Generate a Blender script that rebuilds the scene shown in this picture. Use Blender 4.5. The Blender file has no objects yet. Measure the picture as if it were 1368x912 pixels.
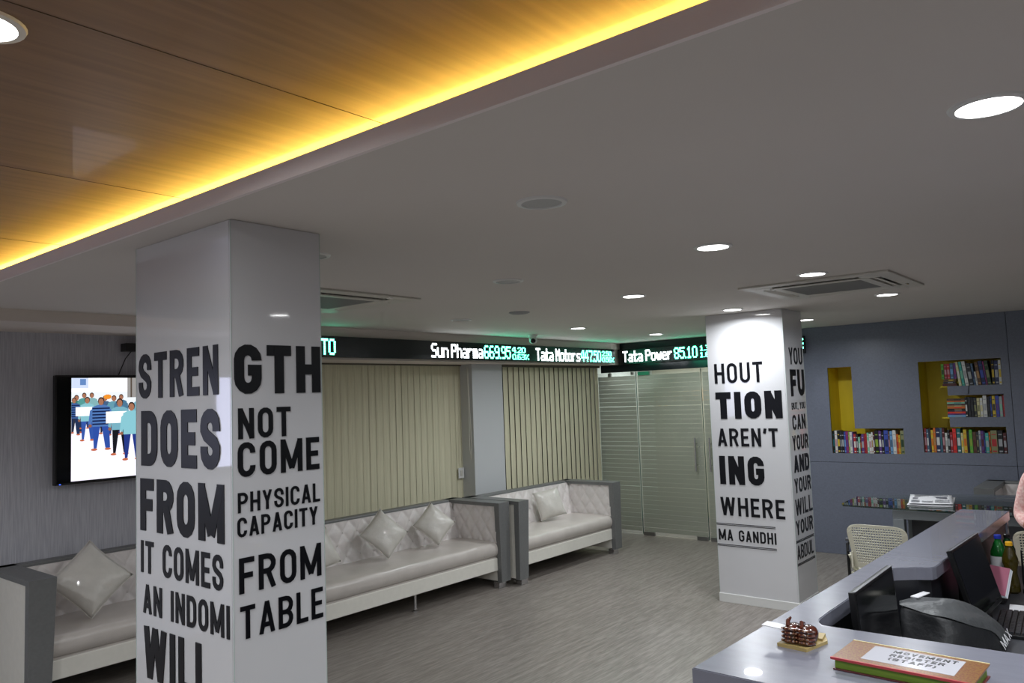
import bpy, bmesh, math, random
from mathutils import Vector, Matrix
random.seed(7)
SC = bpy.context.scene
COL = SC.collection
# ------------------------------------------------------------------ camera
cam_d = bpy.data.cameras.new('camera')
cam = bpy.data.objects.new('camera', cam_d); COL.objects.link(cam)
cam_d.sensor_width = 36.0; cam_d.lens = 36.0 * 1035.42 / 1368.0
cam_d.clip_start = 0.05; cam_d.clip_end = 60
_f = Vector((0.76896038, 0.63516804, 0.07253624)); _r = Vector((0.63844915, -0.76882176, -0.03599708)); _u = Vector((-0.03290324, -0.07399103, 0.99671596))
_m = Matrix((_r, _u, -_f)).transposed().to_4x4(); _m.translation = (0, 0, 1.905)
cam.matrix_world = _m
SC.camera = cam
# ------------------------------------------------------------------ world, exposure
w = bpy.data.worlds.new('world'); SC.world = w; w.use_nodes = True
w.node_tree.nodes['Background'].inputs[0].default_value = (0.5, 0.55, 0.65, 1)
w.node_tree.nodes['Background'].inputs[1].default_value = 0.02
SC.view_settings.view_transform = 'Standard'; SC.view_settings.look = 'None'
SC.view_settings.gamma = 1.0; SC.view_settings.use_curve_mapping = False
SC.view_settings.exposure = 0.0
SC.cycles.max_bounces = 8; SC.cycles.diffuse_bounces = 5; SC.cycles.glossy_bounces = 4
SC.cycles.transparent_max_bounces = 16; SC.cycles.sample_clamp_indirect = 4.0
SC.cycles.use_denoising = True
LAMP_W = 14.0       # watts per lit downlight
LED_E = 7.0
H = 2.6

# ------------------------------------------------------------------ materials
def srgb(c):
    if isinstance(c, str):
        c = tuple(int(c[i:i+2], 16) / 255 for i in (0, 2, 4))
    return tuple(((v / 12.92) if v <= 0.04045 else ((v + 0.055) / 1.055) ** 2.4) for v in c) + (1,)
_mats = {}
def mat(name, color='808080', rough=0.5, metal=0.0, coat=0.0, spec=0.5, noise=0.0, scale=(8, 8, 8), bump=0.0, emit=None, es=0.0, trans=0.0, color2=None, detail=4, sheen=0.0, bdist=0.01):
    if name in _mats: return _mats[name]
    m = bpy.data.materials.new(name); m.use_nodes = True; _mats[name] = m
    nt = m.node_tree; b = nt.nodes['Principled BSDF']
    c = srgb(color)
    b.inputs['Base Color'].default_value = c
    b.inputs['Roughness'].default_value = rough; b.inputs['Metallic'].default_value = metal
    b.inputs['Coat Weight'].default_value = coat; b.inputs['Coat Roughness'].default_value = 0.02
    b.inputs['Specular IOR Level'].default_value = spec
    b.inputs['Transmission Weight'].default_value = trans
    if sheen: b.inputs['Sheen Weight'].default_value = sheen
    if emit: b.inputs['Emission Color'].default_value = srgb(emit); b.inputs['Emission Strength'].default_value = es
    if noise or bump or color2:
        tc = nt.nodes.new('ShaderNodeTexCoord'); mp = nt.nodes.new('ShaderNodeMapping'); mp.inputs['Scale'].default_value = scale
        nz = nt.nodes.new('ShaderNodeTexNoise'); nz.inputs['Scale'].default_value = 1; nz.inputs['Detail'].default_value = detail
        nt.links.new(tc.outputs['Object'], mp.inputs[0]); nt.links.new(mp.outputs[0], nz.inputs['Vector'])
        if noise or color2:
            cr = nt.nodes.new('ShaderNodeValToRGB')
            c2 = srgb(color2) if color2 else tuple(v * (1 - noise) for v in c[:3]) + (1,)
            c1 = c if color2 else tuple(min(1, v * (1 + noise)) for v in c[:3]) + (1,)
            cr.color_ramp.elements[0].position = 0.35; cr.color_ramp.elements[1].position = 0.65
            cr.color_ramp.elements[0].color = c2; cr.color_ramp.elements[1].color = c1
            nt.links.new(nz.outputs[0], cr.inputs[0]); nt.links.new(cr.outputs[0], b.inputs['Base Color'])
        if bump:
            bp = nt.nodes.new('ShaderNodeBump'); bp.inputs['Strength'].default_value = bump; bp.inputs['Distance'].default_value = bdist
            nt.links.new(nz.outputs[0], bp.inputs['Height']); nt.links.new(bp.outputs[0], b.inputs['Normal'])
    return m
def mix_mat(name, color, alpha, rough, ior=1.45, body='diffuse'):
    """see-through sheet: a share of body colour, a share passing straight through, fresnel gloss on top"""
    m = bpy.data.materials.new(name); m.use_nodes = True; nt = m.node_tree; nt.nodes.clear()
    out = nt.nodes.new('ShaderNodeOutputMaterial'); tr = nt.nodes.new('ShaderNodeBsdfTransparent'); tr.inputs[0].default_value = srgb(color) if body == 'tint' else (1, 1, 1, 1)
    gl = nt.nodes.new('ShaderNodeBsdfGlossy'); gl.inputs['Roughness'].default_value = rough
    fr = nt.nodes.new('ShaderNodeFresnel'); fr.inputs[0].default_value = ior
    m1 = nt.nodes.new('ShaderNodeMixShader'); m2 = nt.nodes.new('ShaderNodeMixShader')
    df = nt.nodes.new('ShaderNodeBsdfDiffuse'); df.inputs[0].default_value = srgb(color)
    tl = nt.nodes.new('ShaderNodeBsdfTranslucent'); tl.inputs[0].default_value = srgb(color)
    m3 = nt.nodes.new('ShaderNodeMixShader'); m3.inputs[0].default_value = 0.4
    nt.links.new(df.outputs[0], m3.inputs[1]); nt.links.new(tl.outputs[0], m3.inputs[2])
    m1.inputs[0].default_value = alpha
    nt.links.new(tr.outputs[0], m1.inputs[1]); nt.links.new(m3.outputs[0], m1.inputs[2])
    nt.links.new(fr.outputs[0], m2.inputs[0]); nt.links.new(m1.outputs[0], m2.inputs[1]); nt.links.new(gl.outputs[0], m2.inputs[2])
    nt.links.new(m2.outputs[0], out.inputs[0])
    return m
def emis(name, color, s):
    if name in _mats: return _mats[name]
    m = bpy.data.materials.new(name); m.use_nodes = True; nt = m.node_tree; nt.nodes.clear(); _mats[name] = m
    out = nt.nodes.new('ShaderNodeOutputMaterial'); e = nt.nodes.new('ShaderNodeEmission')
    e.inputs[0].default_value = srgb(color); e.inputs[1].default_value = s; nt.links.new(e.outputs[0], out.inputs[0]); return m

M_ceil = mat('ceiling_paint', 'd2ccc6', 0.75, noise=0.02, scale=(.6, .6, .6))
M_soffit = mat('soffit_paint', 'dad0c8', 0.7)
M_wood = mat('ceiling_wood', '8f6e50', 0.36, coat=0.12, color2='7a5c42', scale=(1.2, 26, 8), detail=6)
M_wallpaper = mat('grey_wallpaper', 'c4c4cb', 0.7, color2='acacb6', scale=(160, 160, 5), bump=0.15, detail=3)
M_lib = mat('slate_laminate', '6f7484', 0.35, noise=0.06, scale=(60, 60, 60), coat=0.1)
M_yellow = mat('yellow_laminate', 'd9c220', 0.45, noise=0.05, scale=(10, 10, 2))
M_plain = mat('wall_paint', 'b9b9ba', 0.8)
M_dark = mat('dark_panel', '16191d', 0.3)
M_white_gloss = mat('pillar_back_glass', 'cfcfd2', 0.05, coat=1.0, noise=0.01, scale=(3, 3, 3))
M_white = mat('white_plastic', 'd8d8d6', 0.4)
M_offwhite = mat('offwhite_enamel', 'c9c6bd', 0.45)
M_letter = mat('black_letter', '0c0d12', 0.3, spec=0.35)
M_black = mat('black_plastic', '0c0c0e', 0.35)
M_blackgloss = mat('black_gloss', '07070a', 0.08)
M_chrome = mat('chrome', 'd5d5d8', 0.15, metal=1.0)
M_steel = mat('brushed_steel', '9a9a9c', 0.32, metal=1.0)
M_leather = mat('pearl_leather', 'dfd9d7', 0.32, noise=0.03, scale=(30, 30, 30), bump=0.12, coat=0.12, bdist=0.004)
M_seat = mat('seat_leather', 'c6bfb9', 0.28, noise=0.05, scale=(6, 6, 6), bump=0.1, coat=0.2, bdist=0.01)
M_rail = mat('white_leather', 'e2dfd6', 0.4, noise=0.02, scale=(20, 20, 20))
M_sofagrey = mat('grey_leather', '6e6f6f', 0.42, noise=0.05, scale=(50, 50, 50), bump=0.1, bdist=0.003)
M_cushion = mat('cushion_leather', 'd0ccc5', 0.32, noise=0.04, scale=(12, 12, 12), bump=0.35, bdist=0.02, coat=0.15)
M_blind = mat('blind_cream', 'dcd7bb', 0.75, color2='cfcaae', scale=(90, 90, 2))
M_counter = mat('grey_solid_surface', '737480', 0.26, noise=0.05, scale=(25, 6, 6), coat=0.3)
M_counterbody = mat('dark_counter_panel', '1a1b20', 0.4)
M_desk = mat('desk_grey', '3c3d42', 0.45)
M_paper = mat('paper', 'd8d8dc', 0.6)
M_chair = mat('ivory_plastic', 'cfccba', 0.4)
M_skin = mat('skin', '9a6b50', 0.5)
M_hair = mat('black_hair', '0d0a09', 0.4, bump=0.4, scale=(60, 60, 6))
M_lamp = emis('lamp_diffuser', 'ffffff', 14.0)

# floor: grey-brown vinyl with streaks
def floor_mat():
    m = bpy.data.materials.new('grey_wood_vinyl'); m.use_nodes = True; nt = m.node_tree; b = nt.nodes['Principled BSDF']
    tc = nt.nodes.new('ShaderNodeTexCoord')
    def nz(sc, det):
        mp = nt.nodes.new('ShaderNodeMapping'); mp.inputs['Scale'].default_value = sc
        n = nt.nodes.new('ShaderNodeTexNoise'); n.inputs['Scale'].default_value = 1; n.inputs['Detail'].default_value = det
        nt.links.new(tc.outputs['Object'], mp.inputs[0]); nt.links.new(mp.outputs[0], n.inputs['Vector']); return n
    a = nz((2.2, 30, 1), 6); c = nz((8, 90, 1), 3)
    mx = nt.nodes.new('ShaderNodeMath'); mx.operation = 'ADD'; nt.links.new(a.outputs[0], mx.inputs[0]); nt.links.new(c.outputs[0], mx.inputs[1])
    cr = nt.nodes.new('ShaderNodeValToRGB'); e = cr.color_ramp.elements
    e[0].position = 0.40; e[0].color = srgb('726b65'); e[1].position = 0.62; e[1].color = srgb('938c86')
    dv = nt.nodes.new('ShaderNodeMath'); dv.operation = 'MULTIPLY'; dv.inputs[1].default_value = 0.5
    nt.links.new(mx.outputs[0], dv.inputs[0]); nt.links.new(dv.outputs[0], cr.inputs[0]); nt.links.new(cr.outputs[0], b.inputs['Base Color'])
    b.inputs['Roughness'].default_value = 0.36
    return m
M_floor = floor_mat()

# ------------------------------------------------------------------ mesh helpers
class MB:
    """collects shapes, links them as one mesh object"""
    def __init__(s): s.v = []; s.f = []; s.mi = []
    def add(s, vs, fs, mi=0):
        o = len(s.v); s.v += [tuple(p) for p in vs]; s.f += [tuple(i + o for i in q) for q in fs]; s.mi += [mi] * len(fs); return s
    def box(s, x0, x1, y0, y1, z0, z1, mi=0, M=None, bev=0.0):
        x0, x1 = min(x0, x1), max(x0, x1); y0, y1 = min(y0, y1), max(y0, y1); z0, z1 = min(z0, z1), max(z0, z1)
        if bev:
            bm = bmesh.new(); bmesh.ops.create_cube(bm, size=1)
            for v in bm.verts:
                v.co = Vector((x0 + (v.co.x + .5) * (x1 - x0), y0 + (v.co.y + .5) * (y1 - y0), z0 + (v.co.z + .5) * (z1 - z0)))
            bmesh.ops.bevel(bm, geom=bm.edges[:], offset=bev, segments=2, affect='EDGES', profile=0.5)
            bm.verts.index_update(); vs = [v.co.copy() for v in bm.verts]; fs = [[v.index for v in f.verts] for f in bm.faces]; bm.free()
        else:
            vs = [Vector(p) for p in ((x0, y0, z0), (x1, y0, z0), (x1, y1, z0), (x0, y1, z0), (x0, y0, z1), (x1, y0, z1), (x1, y1, z1), (x0, y1, z1))]
            fs = [(0, 3, 2, 1), (4, 5, 6, 7), (0, 1, 5, 4), (1, 2, 6, 5), (2, 3, 7, 6), (3, 0, 4, 7)]
        if M: vs = [M @ Vector(p) for p in vs]
        return s.add(vs, fs, mi)
    def prism(s, poly, z0, z1, mi=0, M=None):
        n = len(poly); vs = [Vector((p[0], p[1], z0)) for p in poly] + [Vector((p[0], p[1], z1)) for p in poly]
        if M: vs = [M @ p for p in vs]
        fs = [tuple(range(n - 1, -1, -1)), tuple(range(n, 2 * n))] + [(i, (i + 1) % n, n + (i + 1) % n, n + i) for i in range(n)]
        return s.add(vs, fs, mi)
    def lathe(s, prof, seg=20, mi=0, M=None, cap=True):
        vs = []; fs = []; n = len(prof)
        for i in range(seg):
            a = 2 * math.pi * i / seg
            for r, z in prof: vs.append(Vector((r * math.cos(a), r * math.sin(a), z)))
        for i in range(seg):
            j = (i + 1) % seg
            for k in range(n - 1): fs.append((i * n + k, j * n + k, j * n + k + 1, i * n + k + 1))
        if cap:
            if prof[0][0] > 1e-6: fs.append(tuple(i * n for i in range(seg - 1, -1, -1)))
            if prof[-1][0] > 1e-6: fs.append(tuple(i * n + n - 1 for i in range(seg)))
        if M: vs = [M @ p for p in vs]
        return s.add(vs, fs, mi)
    def tube(s, pts, r, seg=8, mi=0):
        pts = [Vector(p) for p in pts]; rs = r if isinstance(r, (list, tuple)) else [r] * len(pts)
        vs = []; fs = []; prev = None
        for i, p in enumerate(pts):
            d = (pts[min(i + 1, len(pts) - 1)] - pts[max(i - 1, 0)]).normalized()
            if prev is None: a = d.orthogonal().normalized()
            else: a = (prev - d * prev.dot(d)).normalized()
            prev = a; b = d.cross(a)
            for k in range(seg):
                t = 2 * math.pi * k / seg; vs.append(p + (a * math.cos(t) + b * math.sin(t)) * rs[i])
        for i in range(len(pts) - 1):
            for k in range(seg):
                k2 = (k + 1) % seg; fs.append((i * seg + k, i * seg + k2, (i + 1) * seg + k2, (i + 1) * seg + k))
        fs.append(tuple(range(seg - 1, -1, -1))); fs.append(tuple(range((len(pts) - 1) * seg, len(pts) * seg)))
        return s.add(vs, fs, mi)
    def build(s, name, m, parent=None, smooth=False, loc=None):
        me = bpy.data.meshes.new(name)
        off = Vector(loc) if loc is not None else Vector((0, 0, 0))
        me.from_pydata([tuple(Vector(p) - off) for p in s.v], [], s.f)
        ms = m if isinstance(m, (list, tuple)) else [m]
        for x in ms: me.materials.append(x)
        for p, i in zip(me.polygons, s.mi): p.material_index = i
        bm = bmesh.new(); bm.from_mesh(me); bmesh.ops.recalc_face_normals(bm, faces=bm.faces[:]); bm.to_mesh(me); bm.free()
        if smooth:
            for p in me.polygons: p.use_smooth = True
            try: me.set_sharp_from_angle(angle=math.radians(40))
            except Exception: pass
        o = bpy.data.objects.new(name, me); COL.objects.link(o); o.location = off
        if loc is not None: o['_l'] = 1
        if parent is not None: o.parent = parent
        return o
def tag(o, label=None, cat=None, group=None, kind=None):
    if label: o['label'] = label
    if cat: o['category'] = cat
    if group: o['group'] = group
    if kind: o['kind'] = kind
    return o
def thing(name, label, cat, loc=(0, 0, 0), rz=0.0, group=None):
    o = bpy.data.objects.new(name, None); COL.objects.link(o); o.empty_display_size = 0.1
    o.location = loc; o.rotation_euler = (0, 0, rz); return tag(o, label, cat, group)
def struct(name, mb, m, parent=None, smooth=False):
    o = mb.build(name, m, parent, smooth)
    if parent is None: o['kind'] = 'structure'
    return o
def copy_tree(o, parent=None):
    c = o.copy(); COL.objects.link(c)
    if parent is not None: c.parent = parent
    for ch in list(o.children): copy_tree(ch, c)
    return c
def T(x, y, z): return Matrix.Translation((x, y, z))
def R(ax, deg): return Matrix.Rotation(math.radians(deg), 4, ax)

# ------------------------------------------------------------------ letters: ribbons of constant stroke
def arc(cx, cy, rx, ry, a0, a1, n=7):
    return [(cx + rx * math.cos(math.radians(a0 + (a1 - a0) * i / n)), cy + ry * math.sin(math.radians(a0 + (a1 - a0) * i / n))) for i in range(n + 1)]
WID = {'I': 0.0, 'M': 1.35, 'W': 1.5, ' ': 0.55, "'": 0.0, ',': 0.0, 'L': .82, 'F': .85, 'E': .85, 'T': .95, 'A': 1.05, 'V': 1.0, 'Y': 1.0, '.': 0.0, '(': .3, ')': .3}
def glyph(c, W, Hh, t):
    """centre lines of one capital in a W x Hh box, stroke t; list of (points, closed)"""
    h = t / 2; x0, x1, y0, y1 = h, W - h, h, Hh - h; xm = W / 2; ym = Hh / 2
    rx = (x1 - x0) / 2; ry = min(rx * 1.05, (y1 - y0) / 2)
    L = []
    if c == 'I': L = [([(xm, 0), (xm, Hh)], 0)]
    elif c == 'T': L = [([(0, y1), (W, y1)], 0), ([(xm, 0), (xm, Hh)], 0)]
    elif c == 'L': L = [([(x0, Hh), (x0, y0), (W, y0)], 0)]
    elif c == 'E': L = [([(W, y1), (x0, y1), (x0, y0), (W, y0)], 0), ([(x0, ym), (W * .9, ym)], 0)]
    elif c == 'F': L = [([(W, y1), (x0, y1), (x0, 0)], 0), ([(x0, ym), (W * .9, ym)], 0)]
    elif c == 'H': L = [([(x0, 0), (x0, Hh)], 0), ([(x1, 0), (x1, Hh)], 0), ([(x0, ym), (x1, ym)], 0)]
    elif c == 'N': L = [([(x0, 0), (x0, Hh)], 0), ([(x1, 0), (x1, Hh)], 0), ([(x0, Hh - h * .6), (x1, h * .6)], 0)]
    elif c == 'M': L = [([(x0, 0), (x0, Hh)], 0), ([(x1, 0), (x1, Hh)], 0), ([(x0, Hh - h * .6), (xm, Hh * .12)], 0), ([(x1, Hh - h * .6), (xm, Hh * .12)], 0)]
    elif c == 'W': L = [([(x0, Hh), (W * .27, 0)], 0), ([(W * .27, 0), (xm, Hh)], 0), ([(xm, Hh), (W * .73, 0)], 0), ([(W * .73, 0), (x1, Hh)], 0)]
    elif c == 'V': L = [([(x0, Hh), (xm, 0)], 0), ([(x1, Hh), (xm, 0)], 0)]
    elif c == 'Y': L = [([(x0, Hh), (xm, Hh * .42)], 0), ([(x1, Hh), (xm, Hh * .42)], 0), ([(xm, Hh * .46), (xm, 0)], 0)]
    elif c == 'A': L = [([(x0, 0), (xm, Hh)], 0), ([(x1, 0), (xm, Hh)], 0), ([(W * .22, Hh * .28), (W * .78, Hh * .28)], 0)]
    elif c == 'O': L = [(arc(xm, y1 - ry, rx, ry, 0, 180) + arc(xm, y0 + ry, rx, ry, 180, 360), 1)]
    elif c == 'U': L = [([(x0, Hh)] + arc(xm, y0 + ry, rx, ry, 180, 360) + [(x1, Hh)], 0)]
    elif c == 'C': L = [(([(x1, Hh * .68)] if Hh * .68 < y1 - ry else []) + arc(xm, y1 - ry, rx, ry, 0, 180) + arc(xm, y0 + ry, rx, ry, 180, 360) + ([(x1, Hh * .32)] if Hh * .32 > y0 + ry else []), 0)]
    elif c == 'G': L = [([(x1, Hh * .68)] + arc(xm, y1 - ry, rx, ry, 0, 180) + arc(xm, y0 + ry, rx, ry, 180, 360) + [(x1, Hh * .48), (xm, Hh * .48)], 0)]
    elif c == 'D': r = rx; L = [([(x0, y0), (x0, y1)] + [(xm, y1)] + arc(xm, y1 - ry, rx, ry, 90, 0) + arc(xm, y0 + ry, rx, ry, 0, -90), 1)]
    elif c in 'PRB':
        rr = (y1 - ym) / 2; ru = min(rx, rr)
        top = [(x0, ym), (x0, y1), (x1 - ru, y1)] + arc(x1 - ru, y1 - rr, ru, rr, 90, -90) + []
        L = [(top, 1)]
        if c == 'P': L.append(([(x0, 0), (x0, ym)], 0))
        if c == 'R': L.append(([(x0, 0), (x0, ym)], 0)); L.append(([(x1 - ru * .9, ym), (x1, 0)], 0))
        if c == 'B':
            rb = (ym - y0) / 2; L.append(([(x0, ym), (x0, y0), (x1 - ru, y0)] + arc(x1 - ru, y0 + rb, ru, rb, -90, 90), 1))
    elif c == 'S':
        r2 = (y1 - y0) / 4; L = [([(x1, y1 - r2 * 1.35), (x1, y1 - r2)] + arc(xm, y1 - ry * .9, rx, ry * .9, 0, 180) + [(x0, y1 - r2 * 1.2), (x0 + rx * .35, ym + r2 * .32), (x1 - rx * .35, ym - r2 * .32), (x1, y0 + r2 * 1.2)] + arc(xm, y0 + ry * .9, rx, ry * .9, 0, -180) + [(x0, y0 + r2 * 1.35)], 0)]
    elif c == "'": L = [([(xm + t * .3, Hh), (xm - t * .1, Hh * .72)], 0)]
    elif c == ',': L = [([(xm, t), (xm - t * .3, -t * .8)], 0)]
    elif c == '.': L = [([(xm, 0), (xm, t)], 0)]
    elif c == '(': L = [([(W, Hh), (h, Hh * .7), (h, Hh * .3), (W, 0)], 0)]
    elif c == ')': L = [([(0, Hh), (W - h, Hh * .7), (W - h, Hh * .3), (0, 0)], 0)]
    elif c == 'K': L = [([(x0, 0), (x0, Hh)], 0), ([(x1, Hh), (x0, Hh * .4)], 0), ([(x0 + W * .2, Hh * .55), (x1, 0)], 0)]
    elif c == 'X': L = [([(x0, 0), (x1, Hh)], 0), ([(x1, 0), (x0, Hh)], 0)]
    return L
def ribbon(pts, closed, t, tv=None):
    """offset polyline both sides with mitres -> (left, right)"""
    P = [Vector(p) for p in pts]
    Q = [P[0]]
    for p in P[1:]:
        if (p - Q[-1]).length > 1e-5: Q.append(p)
    if closed and (Q[0] - Q[-1]).length < 1e-5: Q.pop()
    P = Q; n = len(P); Lp = []; Rp = []
    for i in range(n):
        if closed: a = (P[i] - P[i - 1]).normalized(); b = (P[(i + 1) % n] - P[i]).normalized()
        else:
            a = (P[i] - P[i - 1]).normalized() if i > 0 else (P[1] - P[0]).normalized()
            b = (P[i + 1] - P[i]).normalized() if i < n - 1 else a
        na = Vector((-a.y, a.x)); nb = Vector((-b.y, b.x)); m = (na + nb)
        m = m.normalized() if m.length > 1e-6 else na
        k = t / 2 / max(0.45, m.dot(na)); Lp.append(P[i] + m * k); Rp.append(P[i] - m * k)
    return Lp, Rp
def text_layout(txt, width, t, gapf=0.28):
    ws = [WID.get(c, 1.0) for c in txt]
    nI = sum(1 for c in txt if c in "I',.")
    g = gapf
    tot = sum(ws) + g * (len(txt) - 1)
    unit = (width - nI * t) / tot
    x = 0; out = []
    for c, w_ in zip(txt, ws):
        W = t if c in "I',." else w_ * unit
        out.append((c, x, W)); x += W + g * unit
    return out
def letters(txt, width, height, t, place, m, parent, depth=0.003, gapf=0.28, name='letter', join=False):
    """place(u, v, d) -> world-ish point on the carrying face; each letter its own mesh"""
    J = MB()
    for c, x, W in text_layout(txt, width, t, gapf):
        if c == ' ': continue
        mb = J if join else MB(); tt = min(t, W); sk = 0
        for pts, cl in glyph(c, W, height, tt):
            L, Rr = ribbon(pts, cl, tt); n = len(L)
            vs = []; dd = depth + .00025 * sk; sk += 1
            for a, b in zip(L, Rr):
                for q in (a, b):
                    v = min(max(q.y, 0 if c != ',' else -9), height); vs.append(place(x + q.x, v, 0)); vs.append(place(x + q.x, v, dd))
            fs = []; rng = range(n if cl else n - 1)
            for i in rng:
                j = (i + 1) % n; A = 4 * i; B = 4 * j   # A: L0 L1 R0 R1
                fs += [(A + 1, B + 1, B + 3, A + 3), (A, A + 2, B + 2, B), (A, B, B + 1, A + 1), (A + 2, A + 3, B + 3, B + 2)]
            if not cl: fs += [(0, 1, 3, 2), (4 * n - 4, 4 * n - 2, 4 * n - 1, 4 * n - 3)]
            mb.add(vs, fs)
        if not join: mb.build(name, m, parent)
    if join: return J.build(name, m, parent)

# ------------------------------------------------------------------ ROOM SHELL
XW = 9.242; YW = 6.02
struct('floor', MB().box(-4, 12.4, -4.5, 6.6, -0.1, 0), M_floor)
struct('ceiling', MB().box(1.386, 12.4, -4.5, 6.6, H, H + .05), M_ceil)
# raised timber ceiling tray, its fascia and the warm strip light hidden on the ledge
wc = struct('ceiling_timber_tray', MB().box(-4, 2.0, -4.5, 6.6, 2.765, 2.80), M_wood)
for k, (yy) in enumerate((-1.9, 0.55, 1.78, 3.0, 4.25, 5.5)):
    MB().box(-4, 2.0, yy - .0015, yy + .001, 2.7642, 2.7655).build('panel_joint', mat('joint_dark', '3a2817', .6), wc)
struct('trim_fascia', MB().box(1.371, 1.3855, -4.5, 6.6, H - .001, 2.656), mat('fascia_paint', 'e8dedd', .6))
struct('wall_tray_end', MB().box(1.93, 1.95, -4.5, 6.6, 2.65, 2.765), M_ceil)
strip = thing('cove_strip_light', 'warm yellow strip light running in the cove under the timber ceiling', 'strip light', (1.5, 1, 2.652))
MB().box(1.72, 1.77, -4.4, 6.4, 2.6505, 2.6525).build('carrier', M_white, strip, loc=(1.5, 1, 2.652)).location = (0, 0, 0)
MB().box(1.722, 1.768, -4.4, 6.4, 2.6525, 2.6545).build('glow_strip', emis('cove_glow', 'ffd05c', 66.0), strip, loc=(1.5, 1, 2.652)).location = (0, 0, 0)
# back (window) side
struct('trim_soffit', MB().box(-4, 9.242, 5.694, 6.6, 2.52, H), M_soffit)
struct('trim_bulkhead', MB().box(3.3, 9.242, 5.72, 6.5, 2.31, 2.521), M_soffit)
struct('wall_back_left', MB().box(-4, 3.4, 6.42, 6.5, 0, 2.53), M_wallpaper)
struct('wall_back_return', MB().box(3.4, 3.5, 5.9, 6.5, 0, 2.53), M_plain)
struct('wall_back', MB().box(3.5, 6.55, 6.3, 6.4, 0, .75).box(6.55, 9.30, 6.2, 6.4, 0, .75).box(3.5, 4.0, 6.3, 6.4, .75, 2.33).box(9.15, 9.3, 6.12, 6.4, 0, 2.33), M_plain)
struct('wall_back_column', MB().box(6.556, 7.09, 6.03, 6.4, 0, 2.33), mat('column_paint', 'c4c6c9', .6))
struct('window_1', MB().box(4.0, 6.55, 6.34, 6.36, .75, 2.33), M_blackgloss)
struct('window_2', MB().box(7.09, 9.15, 6.3, 6.32, .75, 2.33), M_blackgloss)
struct('wall_left', MB().box(-4.1, -4, -4.5, 6.6, 0, 2.9), M_plain)
struct('wall_front', MB().box(-4, 12.4, -4.6, -4.5, 0, 2.9), M_plain)

# library wall (right): slate panels with letter-shaped niches
wl = struct('wall_right', MB().box(9.66, 9.75, -4.5, 3.2, 0, H), M_dark)
def rects(mb, ys, zs, holes, x0, x1):
    for i in range(len(ys) - 1):
        for j in range(len(zs) - 1):
            a, b, c, d = ys[i], ys[i + 1], zs[j], zs[j + 1]
            ym, zm = (a + b) / 2, (c + d) / 2
            if any(h[0] < ym < h[1] and h[2] < zm < h[3] for h in holes): continue
            mb.box(x0, x1, a, b, c, d)
HOLES = [(2.655, 2.917, 1.421, 2.120), (2.155, 2.917, 1.142, 1.421),
         (1.700, 1.965, 1.165, 2.133), (1.200, 1.700, 1.863, 2.133), (1.200, 1.700, 1.535, 1.765), (1.200, 1.700, 1.165, 1.435)]
ys = sorted(set([1.132, 3.2] + [h[0] for h in HOLES] + [h[1] for h in HOLES])); zs = sorted(set([1.042, H] + [h[2] for h in HOLES] + [h[3] for h in HOLES]))
pm = MB(); rects(pm, ys, zs, HOLES, XW, XW + .02); pm.build('panel', M_lib, wl)
MB().box(XW, XW + .02, 1.132, 3.2, .002, 1.038).build('panel', M_lib, wl)
MB().box(XW, XW + .02, -1.4, 1.127, 1.042, H).build('panel', M_lib, wl)
MB().box(XW, XW + .02, -1.4, 1.127, .002, 1.038).build('panel', M_lib, wl)
MB().box(XW, XW + .02, -4.5, -1.405, .002, H).build('panel', M_lib, wl)
MB().box(XW, XW + .4, 3.2, 3.22, 0, H).build('panel_edge', M_lib, wl)
def lining(segs):
    mb = MB()
    for q in segs: mb.box(*q)
    return mb.build('niche_lining', M_yellow, wl)
XB = 9.62; XI = XW + .004; tt = .012
lining([(XB, XB + .02, 2.14, 2.93, 1.13, 2.13), (XI, XB, 2.917, 2.917 + tt, 1.13, 2.13), (XI, XB, 2.655 - tt, 2.655, 1.421 + .0, 2.12), (XI, XB, 2.643, 2.93, 2.12, 2.12 + tt),
        (XI, XB, 2.143, 2.655, 1.421, 1.421 + tt), (XI, XB, 2.155 - tt, 2.155, 1.13, 1.421), (XI, XB, 2.143, 2.93, 1.142 - tt, 1.142)])
lining([(XB, XB + .02, 1.18, 1.98, 1.15, 2.145), (XI, XB, 1.965, 1.965 + tt, 1.15, 2.145), (XI, XB, 1.188, 1.98, 2.133, 2.133 + tt), (XI, XB, 1.2 - tt, 1.2, 1.15, 2.14),
        (XI, XB, 1.188, 1.98, 1.165 - tt, 1.165), (XI, XB, 1.2, 1.70, 1.765, 1.765 + tt), (XI, XB, 1.2, 1.70, 1.535 - tt, 1.535), (XI, XB, 1.2, 1.70, 1.435, 1.435 + tt), (XI, XB, 1.2, 1.70, 1.863 - tt, 1.863),
        (XI + .03, XB, 1.70, 1.775, 1.863 - tt, 1.863), (XI + .03, XB, 1.70, 1.775, 1.535 - tt, 1.535)])

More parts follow.
